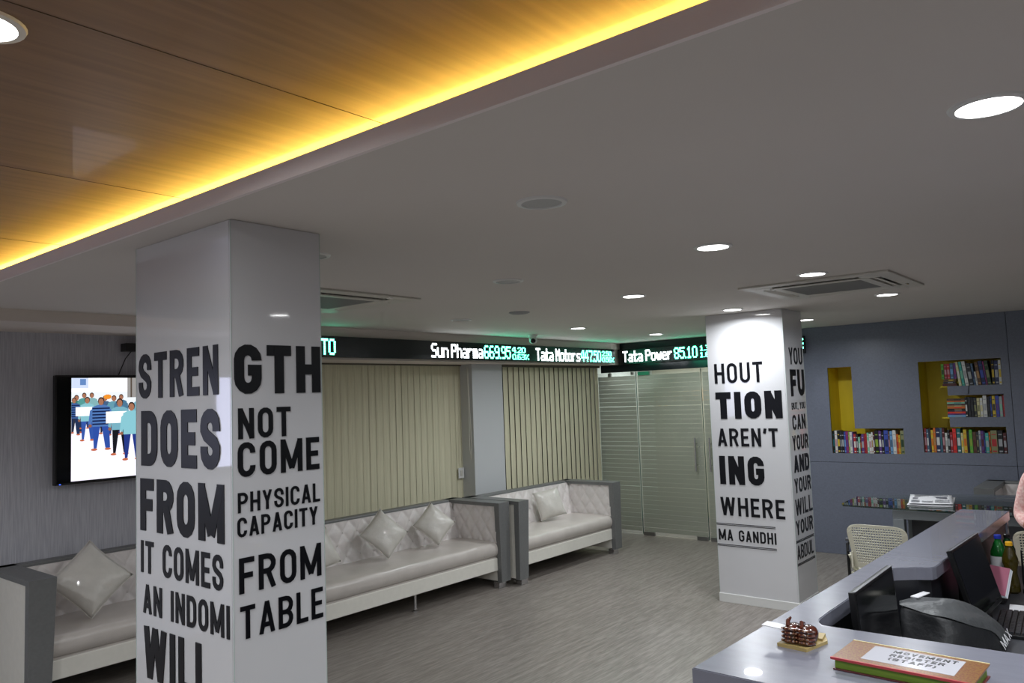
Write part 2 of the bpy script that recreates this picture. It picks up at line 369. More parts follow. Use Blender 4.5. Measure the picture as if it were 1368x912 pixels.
# glass entrance on the same line (door wall), corridor behind
M_glass = mix_mat('door_glass', 'a9bdb6', 0.10, 0.03)
M_frost = mix_mat('frosted_film', 'b9bdb0', 0.72, 0.25)
struct('wall_right_header', MB().box(9.234, 9.33, 3.2, 6.02, 2.205, H), mat('header_glass_dark', '1b242a', .12))
struct('wall_corridor', MB().box(11.0, 11.1, 2.9, 6.6, 0, H), mat('corridor_paint', 'c2bfaa', .7))
struct('wall_corridor_side', MB().box(9.66, 11.0, 3.1, 3.2, 0, H).box(9.3, 11.0, 6.2, 6.6, 0, H), mat('corridor_side_paint', 'c4cdc4', .7))
def glass_leaf(name, y0, y1, z0=.012, z1=2.2, label=None, handle=None, patches=()):
    d = bpy.data.objects.new(name, None); COL.objects.link(d); d['kind'] = 'structure'; d.location = (9.27, (y0 + y1) / 2, 0); o = Vector(d.location)
    def put(mb, nm, m, sm=False):
        ob = mb.build(nm, m, None, sm, loc=o); ob.parent = d; ob.location = (0, 0, 0); return ob
    put(MB().box(9.265, 9.275, y0, y1, z0, z1), 'glass_pane', M_glass)
    fs = MB(); z = z0 + .04; i = 0
    while z < z1 - .05:
        hgt = .0575 if (i % 9) else .054
        fs.box(9.2625, 9.2645, y0 + .012, y1 - .012, z, z + hgt); z += .060; i += 1
    s_ = put(fs, 'frosted_stripes', M_frost); s_['kind'] = 'stuff'
    put(MB().box(9.262, 9.278, y0, y0 + .004, z0, z1), 'glass_edge', mat('glass_edge', '3c5a52', .2))
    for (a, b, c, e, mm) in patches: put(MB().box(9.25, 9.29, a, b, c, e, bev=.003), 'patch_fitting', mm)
    if handle is not None:
        hm = MB().tube([(9.205, handle, .88), (9.205, handle, 1.31)], .013, 12)
        for zz in (.96, 1.23): hm.tube([(9.205, handle, zz), (9.265, handle, zz)], .008, 8)
        h_ = put(hm, 'handle', M_chrome, True)
        hm = MB().tube([(9.335, handle, .88), (9.335, handle, 1.31)], .013, 12)
        for zz in (.96, 1.23): hm.tube([(9.335, handle, zz), (9.275, handle, zz)], .008, 8)
        put(hm, 'handle', M_chrome, True)
    return d
M_gp = mat('green_reflection_fitting', '3aa07c', .4)  # steel top patch: its green reflection is painted into the base colour
glass_leaf('window_3', 5.475, 6.10, patches=((5.88, 5.92, 2.15, 2.2, M_steel), (5.52, 5.55, 2.16, 2.2, M_steel)))
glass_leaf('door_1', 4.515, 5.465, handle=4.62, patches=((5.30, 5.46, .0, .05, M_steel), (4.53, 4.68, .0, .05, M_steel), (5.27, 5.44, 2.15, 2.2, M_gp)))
glass_leaf('door_2', 3.56, 4.505, handle=4.42, patches=((4.34, 4.49, .0, .05, M_steel), (3.58, 3.72, .0, .05, M_steel)))
glass_leaf('window_4', 3.2, 3.55)
lg = thing('corridor_sign', 'faint beige shield sign with lettering on the corridor wall behind the glass doors', 'sign', (10.98, 5.5, 1.85))
M_sign = mat('sign_beige', 'c8ae8c', .5)
def plX(X, y_start, z0, sgn=-1):
    return lambda u, v, d: Vector((X + d * -1, y_start + sgn * u, z0 + v))
def relocal(parent):
    bpy.context.view_layer.update()
    for ch in parent.children:
        if ch.type == 'MESH' and not ch.get('_l'):
            ch.location = ch.location - parent.location; ch['_l'] = 1
sh = MB()
shp = [(0, .30), (.24, .30), (.24, .12), (.20, .05), (.12, 0), (.04, .05), (0, .12)]
L_, R_ = ribbon(shp, True, .022)
for i in range(len(L_)):
    j = (i + 1) % len(L_); sh.add([(10.985, 6.15 - L_[i].x, 1.66 + L_[i].y), (10.985, 6.15 - L_[j].x, 1.66 + L_[j].y), (10.985, 6.15 - R_[j].x, 1.66 + R_[j].y), (10.985, 6.15 - R_[i].x, 1.66 + R_[i].y)], [(0, 1, 2, 3)])
sh.box(10.98, 10.99, 5.94, 6.12, 1.86, 1.88).box(10.98, 10.99, 5.94, 6.12, 1.80, 1.815)
sh.build('shield', M_sign, lg)
letters('FORBE', .78, .18, .035, plX(10.995, 5.84, 1.76), M_sign, lg, .01)
relocal(lg)

# ------------------------------------------------------------------ PILLARS
def pillar(label, x0, x1, y0, y1, cat='pillar', base=False):
    cx, cy = (x0 + x1) / 2, (y0 + y1) / 2
    p = thing('pillar', label, cat, (cx, cy, 0)); o = (cx, cy, 0)
    def put(mb, nm, m): ob = mb.build(nm, m, None, loc=o); ob.parent = p; ob.location = (0, 0, 0); return ob
    put(MB().box(x0 + .012, x1 - .012, y0 + .012, y1 - .012, 0, H), 'core', M_plain)
    z0 = .075 if base else 0.0
    put(MB().box(x0, x0 + .01, y0 + .011, y1 - .0, z0, H - .002), 'glass_panel', M_white_gloss)
    put(MB().box(x1 - .01, x1, y0 + .011, y1 - .0, z0, H - .002), 'glass_panel', M_white_gloss)
    put(MB().box(x0 + .001, x1 - .001, y0, y0 + .01, z0, H - .002), 'glass_panel', M_white_gloss)
    put(MB().box(x0 + .011, x1 - .011, y1 - .012, y1 - .002, z0, H - .002), 'glass_panel', M_white_gloss)
    for (a, b) in ((x0, y0), (x1, y0), (x0, y1)):
        put(MB().box(a - .0012, a + .0012, b - .0012, b + .0012, z0, H - .003), 'corner_strip', mat('green_glass_edge', 'b4c2bd', .2))
    if base:
        put(MB().box(x0 - .008, x1 + .008, y0 - .008, y1 + .008, 0, .078, bev=.003), 'plinth', M_white)
    return p
TX = [('PL', "STREN", 3.300, 2.668, 1.957, 2.143, .034), ('PL', "DOES", 3.279, 2.659, 1.680, 1.906, .050), ('PL', "FROM", 3.288, 2.634, 1.415, 1.628, .048),
      ('PL', "IT COMES", 3.283, 2.646, 1.245, 1.374, .020), ('PL', "AN INDOMI", 3.264, 2.605, 1.083, 1.200, .019), ('PL', "WILL", 3.258, 2.741, .83, 1.035, .042),
      ('PR', "GTH", 1.527, 1.905, 1.955, 2.138, .040), ('PR', "NOT", 1.541, 1.763, 1.791, 1.903, .0185), ('PR', "COME", 1.538, 1.893, 1.653, 1.779, .0205),
      ('PR', "PHYSICAL", 1.537, 1.893, 1.526, 1.598, .0105), ('PR', "CAPACITY", 1.534, 1.880, 1.439, 1.509, .0105), ('PR', "FROM", 1.539, 1.893, 1.239, 1.365, .019), ('PR', "TABLE", 1.542, 1.898, 1.078, 1.194, .0165),
      ('FL', "HOUT", 3.124, 2.670, 1.967, 2.149, .026), ('FL', "TION", 3.127, 2.514, 1.645, 1.887, .062), ('FL', "AREN'T", 3.128, 2.567, 1.397, 1.558, .025), ('FL', "ING", 3.125, 2.709, 1.054, 1.310, .056),
      ('FL', "WHERE", 3.135, 2.545, 0.775, 0.940, .026), ('FL', "MA GANDHI", 3.168, 2.636, 0.552, 0.651, .015),
      ('FR', "YOU", 6.80, 7.130, 2.112, 2.263, .022), ('FR', "FU", 6.80, 7.145, 1.831, 2.067, .056), ('FR', "BUT, YOU", 6.796, 7.13, 1.715, 1.775, .008), ('FR', "CAN", 6.790, 7.11, 1.536, 1.668, .022),
      ('FR', "YOUR", 6.761, 7.15, 1.361, 1.490, .022), ('FR', "AND", 6.762, 7.14, 1.167, 1.317, .034), ('FR', "YOUR", 6.748, 7.15, 0.994, 1.120, .022), ('FR', "WILL", 6.737, 7.155, 0.803, 0.943, .021),
      ('FR', "YOUR", 6.725, 7.136, 0.641, 0.762, .022), ('FR', "ABDUL", 6.718, 7.114, 0.435, 0.552, .015)]
p1 = pillar('near white glass-clad pillar with large black lettering, left of centre', 1.5176, 1.9125, 2.5792, 3.3288)
p2 = pillar('far white glass-clad pillar with black lettering and a plinth, before the slate wall', 6.6967, 7.164, 2.4684, 3.1857, base=True)
for face, txt, a, b, z0, z1, st in TX:
    par = p1 if face[0] == 'P' else p2
    if face[1] == 'L':
        X = 1.5176 if face[0] == 'P' else 6.6967
        pl = (lambda X, a: (lambda u, v, d, : Vector((X - .0005 - d, a - u, v))))(X, a); width = a - b
    else:
        Y = 2.5792 if face[0] == 'P' else 2.4684
        pl = (lambda Y, a: (lambda u, v, d: Vector((a + u, Y - .0005 - d, v))))(Y, a); width = b - a
    pz = (lambda pl, z0: (lambda u, v, d: pl(u, v + z0, d)))(pl, z0)
    letters(txt, width, z1 - z0, st, pz, M_letter, par, .003, .21 if st / (z1 - z0) > .2 else .27)
for (z0) in (.687, .699, .500, .512): MB().box(6.6935, 6.6965, 2.638, 3.184, z0, z0 + .005).build('rule_line', M_letter, p2)
for (z0) in (.578, .590, .385, .397): MB().box(6.705, 7.145, 2.465, 2.468, z0, z0 + .005).build('rule_line', M_letter, p2)
relocal(p1); relocal(p2)

# ------------------------------------------------------------------ LED TICKERS
F5 = {'S': "01111 10000 10000 01110 00001 00001 11110", 'u': "00000 00000 10001 10001 10001 10001 01111", 'n': "00000 00000 11110 10001 10001 10001 10001", 'P': "11110 10001 10001 11110 10000 10000 10000",
      'h': "10000 10000 11110 10001 10001 10001 10001", 'a': "00000 00000 01110 00001 01111 10001 01111", 'r': "00000 00000 10110 11000 10000 10000 10000", 'm': "00000 00000 11110 10101 10101 10101 10101",
      'T': "11111 00100 00100 00100 00100 00100 00100", 't': "0100 0100 1111 0100 0100 0100 0111", 'M': "10001 11011 10101 10101 10001 10001 10001", 'o': "00000 00000 01110 10001 10001 10001 01110",
      's': "00000 00000 01111 10000 01110 00001 11110", 'w': "00000 00000 10001 10101 10101 10101 01010", 'e': "00000 00000 01110 10001 11111 10000 01111", 'O': "01110 10001 10001 10001 10001 10001 01110",
      '0': "01110 10001 10001 10001 10001 10001 01110", '1': "00100 01100 00100 00100 00100 00100 01110", '2': "01110 10001 00001 00010 00100 01000 11111", '3': "11110 00001 00001 01110 00001 00001 11110",
      '4': "00110 01010 10010 10010 11111 00010 00010", '5': "11111 10000 11110 00001 00001 10001 01110", '6': "01110 10000 10000 11110 10001 10001 01110", '7': "11111 00001 00001 00010 00100 00100 00100",
      '8': "01110 10001 10001 01110 10001 10001 01110", '9': "01110 10001 10001 01111 00001 00001 01110", '.': "0 0 0 0 0 0 1", '%': "10001 10010 00010 00100 01000 01001 10001", ' ': "00 00 00 00 00 00 00"}
def led(txt, width, height, place, m, parent):
    rows = [F5[c].split() for c in txt]; total = sum(len(r[0]) for r in rows) + .55 * (len(txt) - 1)
    cw = width / total; ch = height / 7; x = 0
    for r, c_ in zip(rows, txt):
        mb = MB()
        for j in range(7):
            for i, b in enumerate(r[j]):
                if b == '1':
                    u0 = x + i * cw - cw * .12; u1 = x + (i + 1) * cw + cw * .12; v1 = height - j * ch; v0 = v1 - ch * .9
                    mb.add([place(u0, v0, .004), place(u1, v0, .004), place(u1, v1, .004), place(u0, v1, .004)], [(0, 1, 2, 3)])
        x += (len(r[0]) + .55) * cw
        if c_ != ' ': mb.build('led_character', m, parent)
E_w = emis('led_white', 'f2fbff', LED_E); E_g = emis('led_green', '58ffc8', LED_E * 1.5)
M_tick = mat('ticker_face', '0c1214', .25)
tk = thing('led_ticker', 'long black LED ticker board above the window blinds with white and green readout', 'ticker', (6.0, 5.67, 2.33))
MB().box(3.3, 9.02, 5.645, 5.70, 2.325, 2.515, bev=.004).build('housing', M_tick, tk)
P1 = lambda x, z: (lambda u, v, d: Vector((x + u, 5.645 - d, z + v)))
for txt, a, b, z0, z1, m in (("TO", 4.185, 4.34, 2.345, 2.49, E_g), ("Sun Pharma", 5.54, 6.325, 2.345, 2.49, E_w), ("669.95", 6.345, 6.80, 2.345, 2.49, E_g), ("4.20", 6.83, 7.07, 2.42, 2.485, E_g), ("0.63%", 6.83, 7.13, 2.342, 2.405, E_g),
                             ("Tata Motors", 7.27, 8.19, 2.335, 2.485, E_w), ("447.50", 8.21, 8.67, 2.335, 2.485, E_g), ("2.50", 8.70, 8.93, 2.415, 2.482, E_g), ("0.56%", 8.70, 8.99, 2.335, 2.40, E_g)):
    led(txt, b - a, z1 - z0, P1(a, z0), m, tk)
relocal(tk)
tk2 = thing('led_ticker', 'black LED ticker board over the glass doors, passing behind the far pillar', 'ticker', (9.2, 4.4, 2.3))
MB().box(9.175, 9.232, 3.14, 5.69, 2.305, 2.51, bev=.004).build('housing', M_tick, tk2)
P2 = lambda y, z: (lambda u, v, d: Vector((9.175 - d, y - u, z + v)))
for txt, a, b, z0, z1, m in (("Tata Power", 5.61, 4.85, 2.335, 2.485, E_w), ("85.10", 4.83, 4.50, 2.335, 2.485, E_g), ("1.35", 4.47, 4.25, 2.42, 2.485, E_g), ("1.61%", 4.47, 4.2, 2.335, 2.40, E_g)):
    led(txt, a - b, z1 - z0, P2(a, z0), m, tk2)
for zz in (2.36, 2.41, 2.46): MB().box(9.172, 9.1745, 3.15, 3.19, zz, zz + .02).build('led_pixel', E_g, tk2)
relocal(tk2)

# ------------------------------------------------------------------ CEILING FITTINGS
def downlight(x, y, z, label, lit=True, r=.08, group=None, boost=1.0):
    t = thing('downlight', label, 'ceiling light', (x, y, z), group=group)
    MB().lathe([(r * .90, -.001), (r * .93, -.008), (r * 1.12, -.006), (r * 1.16, 0.0)], 28, cap=False).build('ring', M_white, t, True)
    if lit:
        MB().lathe([(r * .91, -.004), (r * .5, -.006), (0.0, -.0065)], 28, cap=False).build('diffuser', M_lamp, t, True)
        ld = bpy.data.lights.new('downlight_lamp', 'AREA'); ld.shape = 'DISK'; ld.size = r * 1.7; ld.energy = LAMP_W * boost; ld.color = (.93, .97, 1.0); ld.spread = math.radians(165)
        lo = bpy.data.objects.new('lamp', ld); COL.objects.link(lo); lo.parent = t; lo.location = (0, 0, -.012)
    else:
        MB().lathe([(r * .91, -.003), (0.0, -.004)], 28, cap=False).build('diffuser', mat('unlit_diffuser', 'aeb0ae', .5), t, True)
    return t
LIT = [(2.256, .275, 'large bright round downlight at the upper right of the picture'), (3.487, 1.60, 'round lit downlight between the unlit disc and the right air conditioner'),
       (4.83, 1.577, 'round lit downlight just before the right ceiling air conditioner'), (6.45, 1.55, 'round lit downlight just behind the right ceiling air conditioner'),
       (4.79, 2.82, 'round lit downlight near the middle of the ceiling, left of the far pillar'), (6.36, 2.77, 'round lit downlight touching the top of the far pillar front'),
       (6.586, 4.551, 'small round lit downlight right of the ceiling camera'), (8.165, 4.528, 'round lit downlight in front of the glass doors'),
       (8.07, 2.73, 'small round lit downlight half hidden behind the far pillar'), (3.4, .07, 'lit downlight right of the picture, mirrored in the near pillar')]
for x, y, l in LIT: downlight(x, y, H, l)
downlight(.536, 1.925, 2.765, 'round lit downlight in the timber ceiling at the top left corner')
OFF = [(2.187, 1.645, 'unlit round disc light in the middle of the white ceiling'), (2.16, 2.98, 'unlit round disc light beside the near pillar top'), (3.52, 2.92, 'unlit round disc light behind the middle of the ceiling'),
       (4.91, 4.62, 'unlit round disc light near the soffit above the long sofa')]
for x, y, l in OFF: downlight(x, y, H, l, lit=False)
HID = [(2.2, -1.5), (3.5, -1.4), (-1.4, 4.6), (-.3, 3.9), (.6, -.2), (-1.4, 2.1), (-1.4, -.2), (-3, 4.5), (-3, 2.1), (2.2, -3.2), (10.2, 4.2), (10.0, 5.5)]  # added unseen downlights, only there to brighten the room and corridor
for x, y in HID: downlight(x, y, H if x > 1.4 else 2.765, 'added unseen round downlight, out of frame, that brightens the room', group='unseen downlights', boost=1.5 if x < 1.4 or x > 9.3 else 1.0)
vg = thing('ceiling_speaker', 'flat grey round ceiling speaker left of the dome camera', 'speaker', (4.9, 3.96, H))
MB().lathe([(.085, 0), (.085, -.006), (.075, -.009), (0, -.009)], 28, cap=False).build('cover', mat('speaker_grey', '9a9c9e', .6), vg, True)
g_ = MB()
for k in range(4): g_.lathe([(.018 + k * .016, -.0095), (.022 + k * .016, -.0115), (.026 + k * .016, -.0095)], 24, cap=False)
g_.build('grille', mat('speaker_grey', '9a9c9e', .6), vg, True)
cm = thing('security_camera', 'small white security camera hanging under the ceiling by the soffit', 'camera', (6.81, 5.32, H))
MB().lathe([(.055, 0), (.055, -.012), (.035, -.03), (.03, -.045)], 24).build('base', M_white, cm, True)
Mq = T(0, 0, -.06) @ R('Z', 215) @ R('Y', 60)
MB().lathe([(.0, .045), (.03, .04), (.042, .02), (.045, -.01), (.04, -.045), (.030, -.05)], 24, M=T(0, 0, -.055) @ R('Z', 38) @ R('Y', 125)).build('ball_housing', M_white, cm, True)
MB().lathe([(.028, 0), (.02, .008), (0, .012)], 20, M=T(-.048, -.038, -.072) @ R('Z', 218) @ R('Y', 115)).build('lens', M_blackgloss, cm, True)

def cassette(label, x0, y0, s=.96):
    t = thing('air_conditioner', label, 'air conditioner', (x0 + s / 2, y0 + s / 2, H)); h = s / 2
    def ring(mb, a, b, za, zb):
        A = [(-a, -a), (a, -a), (a, a), (-a, a)]; B = [(-b, -b), (b, -b), (b, b), (-b, b)]
        mb.add([(p[0], p[1], za) for p in A] + [(p[0], p[1], zb) for p in B], [(i, (i + 1) % 4, 4 + (i + 1) % 4, 4 + i) for i in range(4)])
    def bev(a, z0, z1, mb):
        c = .06; poly = [(-a + c, -a), (a - c, -a), (a, -a + c), (a, a - c), (a - c, a), (-a + c, a), (-a, a - c), (-a, -a + c)]
        mb.prism(poly, z0, z1)
    mb = MB()
    # frame: four outer bars with outlet slots, inner border
    so0, so1 = h * .66, h * .80
    mb.box(-h, h, -h, -so1, -.03, 0, bev=.006).box(-h, h, so1, h, -.03, 0, bev=.006).box(-h, -so1, -so1, so1, -.03, 0, bev=.006).box(so1, h, -so1, so1, -.03, 0, bev=.006)
    c = h * .58
    for sx in (-1, 1):
        for sy in (-1, 1): mb.box(sx * c, sx * so1 * 1.01, sy * c, sy * so1 * 1.01, -.032, 0)
    mb.box(-so0, so0, -so0, -c * .93, -.036, 0).box(-so0, so0, c * .93, so0, -.036, 0).box(-so0, -c * .93, -c * .93, c * .93, -.036, 0).box(c * .93, so0, -c * .93, c * .93, -.036, 0)
    mb.build('frame', M_offwhite, t)
    MB().box(-h * .98, h * .98, -h * .98, h * .98, -.006, -.001).build('backing', M_black, t)
    g = MB(); n = 26; e = c * .93
    for i in range(n): xx = -e + (i + .5) * 2 * e / n; g.box(xx - .004, xx + .004, -e, e, -.034, -.014)
    for i in range(7): yy = -e + (i + .5) * 2 * e / 7; g.box(-e, e, yy - .002, yy + .002, -.030, -.016)
    gg = g.build('intake_grille', mat('grille_grey', '8f8f8b', .5), t); gg['kind'] = 'stuff'
    for k in range(4):
        MB().box(-c, c, -.028, .028, -.002, .002, M=R('Z', 90 * k) @ T(0, -(so0 + so1) / 2 + .0, -.030) @ R('X', 32)).build('louvre', M_offwhite, t)
        f = MB()
        for q in (-.8, -.65, .6, .72, .84): f.box(c * q - .004, c * q + .012, -.025, .02, -.03, -.008, M=R('Z', 90 * k) @ T(0, -(so0 + so1) / 2, 0))
        f.build('vane', M_offwhite, t)
    MB().tube([(c * .75, -h * .88, -.031), (c * .95, -h * .88, -.031)], .008, 8).build('clip', M_chrome, t, True)
    t.scale = (1, 1, .45)
    return t
cassette('square ceiling air conditioner at right, in front of the slate wall', 5.06, 1.20)
cassette('square ceiling air conditioner half hidden behind the near pillar', 2.68, 3.78, .95)

# ------------------------------------------------------------------ BLINDS
def blinds(label, x0, x1, y, n, gapdeg, ztop, missing=()):
    t = thing('vertical_blind', label, 'blind', ((x0 + x1) / 2, y, 0)); o = ((x0 + x1) / 2, y, 0); w_ = (x1 - x0) / n
    def put(mb, nm, m): ob = mb.build(nm, m, None, loc=o); ob.parent = t; ob.location = (0, 0, 0); return ob
    put(MB().box(x0 - .02, x1 + .02, y - .025, y + .025, ztop - .005, ztop + .035), 'head_rail', mat('rail_brown', '5c564a', .5))
    for i in range(n):
        if i in missing: continue
        a = math.radians(gapdeg + random.uniform(-2, 2)); c = x0 + (i + .5) * w_; h = w_ * .53
        dx, dy = h * math.cos(a), h * math.sin(a); zb = .12; b = .003
        pts = [(-1, 0), (-.5, -b), (0, -b * 1.3), (.5, -b), (1, 0)]
        vs = []
        for k, off in pts: vs.append((c + k * dx + off * math.sin(a), y + k * dy + off * math.cos(a)))
        V = [(p[0], p[1], zb) for p in vs] + [(p[0], p[1], ztop) for p in vs]
        ob = put(MB().add(V, [(k, k + 1, 6 + k, 5 + k) for k in range(4)]), 'slat', M_blind)
    return t
blinds('closed cream vertical blind behind the long sofa', 4.02, 6.64, 6.22, 29, 3, 2.30)
blinds('cream vertical blind with dark gaps between slats, right of the wall column', 7.12, 9.20, 6.05, 20, 8, 2.285, missing=())
cd = thing('blind_cord', 'thin looped blind cord hanging beside the wall column', 'cord', (6.5, 6.1, 1.2))
MB().tube([(6.53, 6.08, 2.28), (6.52, 6.06, 1.8), (6.50, 6.05, 1.35), (6.52, 6.05, 1.22), (6.545, 6.06, 1.35), (6.545, 6.08, 2.28)], .004, 6).build('cord_loop', M_offwhite, cd, True)
relocal(cd)
sw = thing('wall_switch', 'small white switch plate at the edge of the left blind', 'switch', (6.50, 6.2, 1.07))
MB().box(-.045, .045, -.012, 0, -.06, .06, bev=.004).build('plate', M_white, sw); MB().box(-.018, .018, -.018, -.01, -.03, .03, bev=.002).build('rocker', M_offwhite, sw)

# ------------------------------------------------------------------ TELEVISIONS
def tv_picture_mesh(parent, x0, x1, z0, z1, y):
    """flat picture of a street march shown on the screen: coloured polygons in one plane"""
    W = x1 - x0; Hh = z1 - z0; mb = MB(); cols = {}; mats = []
    def C(c):
        if c not in cols: cols[c] = len(mats); mats.append(emis('screen_' + c, c, 1.25))
        return cols[c]
    lay = [0]
    def poly(pts, c):
        lay[0] += 1; yy = y - .00002 * lay[0]
        mb.add([(x0 + max(0, min(1, p[0])) * W, yy, z0 + max(0, min(1, p[1])) * Hh) for p in pts], [tuple(range(len(pts)))], C(c))
    def rect(a, b, c, d, col): poly([(a, c), (b, c), (b, d), (a, d)], col)
    def ell(cx, cy, rx, ry, col, n=10): poly([(cx + rx * math.cos(2 * math.pi * k / n), cy + ry * math.sin(2 * math.pi * k / n)) for k in range(n)], col)
    rect(0, 1, 0, 1, 'f6f4fb'); rect(0, 1, .62, .86, 'dfe4ea'); poly([(0, 0), (1, 0), (1, .30), (0, .5)], 'efebf8')
    rect(0, .10, .90, 1, 'c3cfe6'); rect(.05, .085, .93, .99, '5d7fb4'); rect(.12, .3, .88, 1, 'fbfbff'); rect(.34, .40, .80, 1, '8f8c8a'); rect(.36, .37, .8, 1, '50463e'); rect(.47, .6, .86, .99, 'e6dfd2'); rect(.66, .71, .78, 1, '9a958c'); rect(.8, .95, .83, .97, 'd5dbe6')
    k = 0.00125 * 1.0; ar = Hh / W
    def person(cx, top, foot, shirt, pants, stripes=None, board=None, sc=1.0):
        h = top - foot; w_ = h * .15 * ar * sc; hd = h * .065
        for sgn in (-1, 1):
            poly([(cx + sgn * w_ * .06, foot + h * .46), (cx + sgn * w_ * .85, foot + h * .46), (cx + sgn * w_ * (.95 if sgn > 0 else .75), foot + h * .04), (cx + sgn * w_ * .45, foot + h * .04)], pants)
            ell(cx + sgn * w_ * .7, foot + h * .02, w_ * .34, h * .022, 'b5623f')
            poly([(cx + sgn * w_ * .7, foot + h * .80), (cx + sgn * w_ * 1.15, foot + h * .74), (cx + sgn * w_ * 1.3, foot + h * .5), (cx + sgn * w_ * 1.0, foot + h * .48)], shirt)
            ell(cx + sgn * w_ * 1.12, foot + h * .46, w_ * .18, h * .03, '8a5a44')
        poly([(cx - w_ * .9, foot + h * .44), (cx + w_ * .9, foot + h * .44), (cx + w_ * .95, foot + h * .8), (cx + w_ * .4, foot + h * .84), (cx - w_ * .4, foot + h * .84), (cx - w_ * .95, foot + h * .8)], shirt)
        if stripes:
            for q in range(6): z = foot + h * (.475 + q * .058); poly([(cx - w_ * .9, z), (cx + w_ * .9, z), (cx + w_ * .9, z + h * .026), (cx - w_ * .9, z + h * .026)], stripes)
        ell(cx, foot + h * .915, hd * ar * .9, hd * 1.15, '2a1c18'); ell(cx, foot + h * .9, hd * ar * .72, hd, '9c6a52')
        if board: rect(cx - w_ * 1.4 * board, cx + w_ * 1.1 * board, foot + h * .56, foot + h * .76, 'ffffff')
    base = [(.03, .84, .46, '3f6f63', '2a2d3c'), (.075, .86, .5, '4e8f8b', '24304f'), (.12, .86, .5, '7aa5a9', '2c3e74'), (.20, .83, .44, '405a7c', '23263a'), (.255, .83, .42, '5d8f9f', '28356b'), (.30, .84, .45, '466f8b', '2a2a32'), (.42, .83, .42, '6b9fb0', '26376e'), (.52, .84, .4, '49708a', '202430'), (.63, .83, .4, '6fa8b4', '26376e'), (.74, .84, .4, '3f5f88', '202638'), (.86, .83, .4, '5f96a6', '26376e'), (.95, .84, .4, '45698b', '22263a')]
    for b in base: person(*b)
    person(.015, .815, .44, '3b5a8f', '22304f', '16234a'); person(.092, .82, .38, '7db4bf', '31509a', board=1.15)
    ell(.215, .81, .025, .025, 'e08a2c')
    person(.175, .815, .28, '4a6ea8', '2c4a98', '152046', sc=1.15); person(.29, .80, .22, '6fa3b3', '17181f', board=1.1); person(.365, .76, .16, '7fb9c4', '23357c')
    person(.47, .80, .26, '5d86b0', '2c4a98', '18244e'); person(.58, .79, .2, '79b2bf', '1c1e2a', board=1.1); person(.70, .8, .24, '4a6ea8', '2c4a98', '152046'); person(.82, .78, .18, '79b2bf', '28407f', board=1.0); person(.93, .79, .22, '6b9fb0', '17181f')
    return mb.build('picture', mats, parent)
def television(label, x0, y, zc, wd=1.44, ht=.82, picture=True, bar=.11):
    t = thing('television', label, 'television', (x0 + wd / 2, y, zc - ht / 2)); hw = wd / 2
    MB().box(-hw, hw, 0, .05, 0, ht, bev=.005).build('housing', M_black, t)
    MB().box(-hw + .012, hw - .012, -.002, .001, .015, ht - .012).build('screen_glass', M_blackgloss, t)
    MB().box(-.2, .2, .05, .10, .3, .6).build('wall_bracket', M_black, t)
    MB().box(-hw + .03, -hw + .04, -.003, 0, .004, .010).build('power_light', emis('blue_led', '3a60ff', 3), t)
    if picture: tv_picture_mesh(t, -hw + bar, hw - bar, .022, ht - .022, -.003)
    else: MB().box(-hw + .02, hw - .02, -.004, -.003, .022, ht - .022).build('picture', emis('screen_plain', 'd8dcff', 3.0), t)
    return t
television('wall television showing a street march, left of the near pillar', 2.28, 6.31, 1.787)
television('second wall television left of the picture, mirrored in the near pillar', -1.95, 6.31, 1.787, picture=False, bar=.02)
bx = thing('set_top_box', 'small black box on the wall above the television with hanging cables', 'set top box', (2.93, 6.42, 2.42))
MB().box(-.13, .16, -.10, 0, -.03, .035, bev=.003).build('box', M_black, bx)
MB().tube([(-.08, -.08, -.03), (-.13, -.09, -.09), (-.18, -.08, -.22)], .004, 6).build('cable', M_black, bx, True)
MB().tube([(-.01, -.08, -.03), (-.015, -.09, -.12), (-.02, -.08, -.22)], .003, 6).build('cable', M_black, bx, True)

# ------------------------------------------------------------------ SOFAS
def tuft(w_, h_, place, du=.155, dv=.20, depth=.016, slope=None):
    nu = max(8, int(w_ / .0115)); nv = max(6, int(h_ / .0115)); vs = []; fs = []
    for j in range(nv + 1):
        for i in range(nu + 1):
            u = w_ * i / nu; v = h_ * j / nv
            a = u / du + v / dv; b = u / du - v / dv
            fa = abs((a % 1) - .5) * 2; fb = abs((b % 1) - .5) * 2
            hh = depth * (1 - fa ** 3.2) * (1 - fb ** 3.2)
            vs.append(place(u, v, hh))
    for j in range(nv):
        for i in range(nu):
            k = j * (nu + 1) + i; fs.append((k, k + 1, k + nu + 2, k + nu + 1))
    bt = []
    ii = 0
    for a in range(0, 60):
        for b in range(-30, 40):
            u = (a + b) * du / 2; v = (a - b) * dv / 2
            if .02 < u < w_ - .02 and .03 < v < h_ - .02: bt.append((u, v))
    return vs, fs, bt
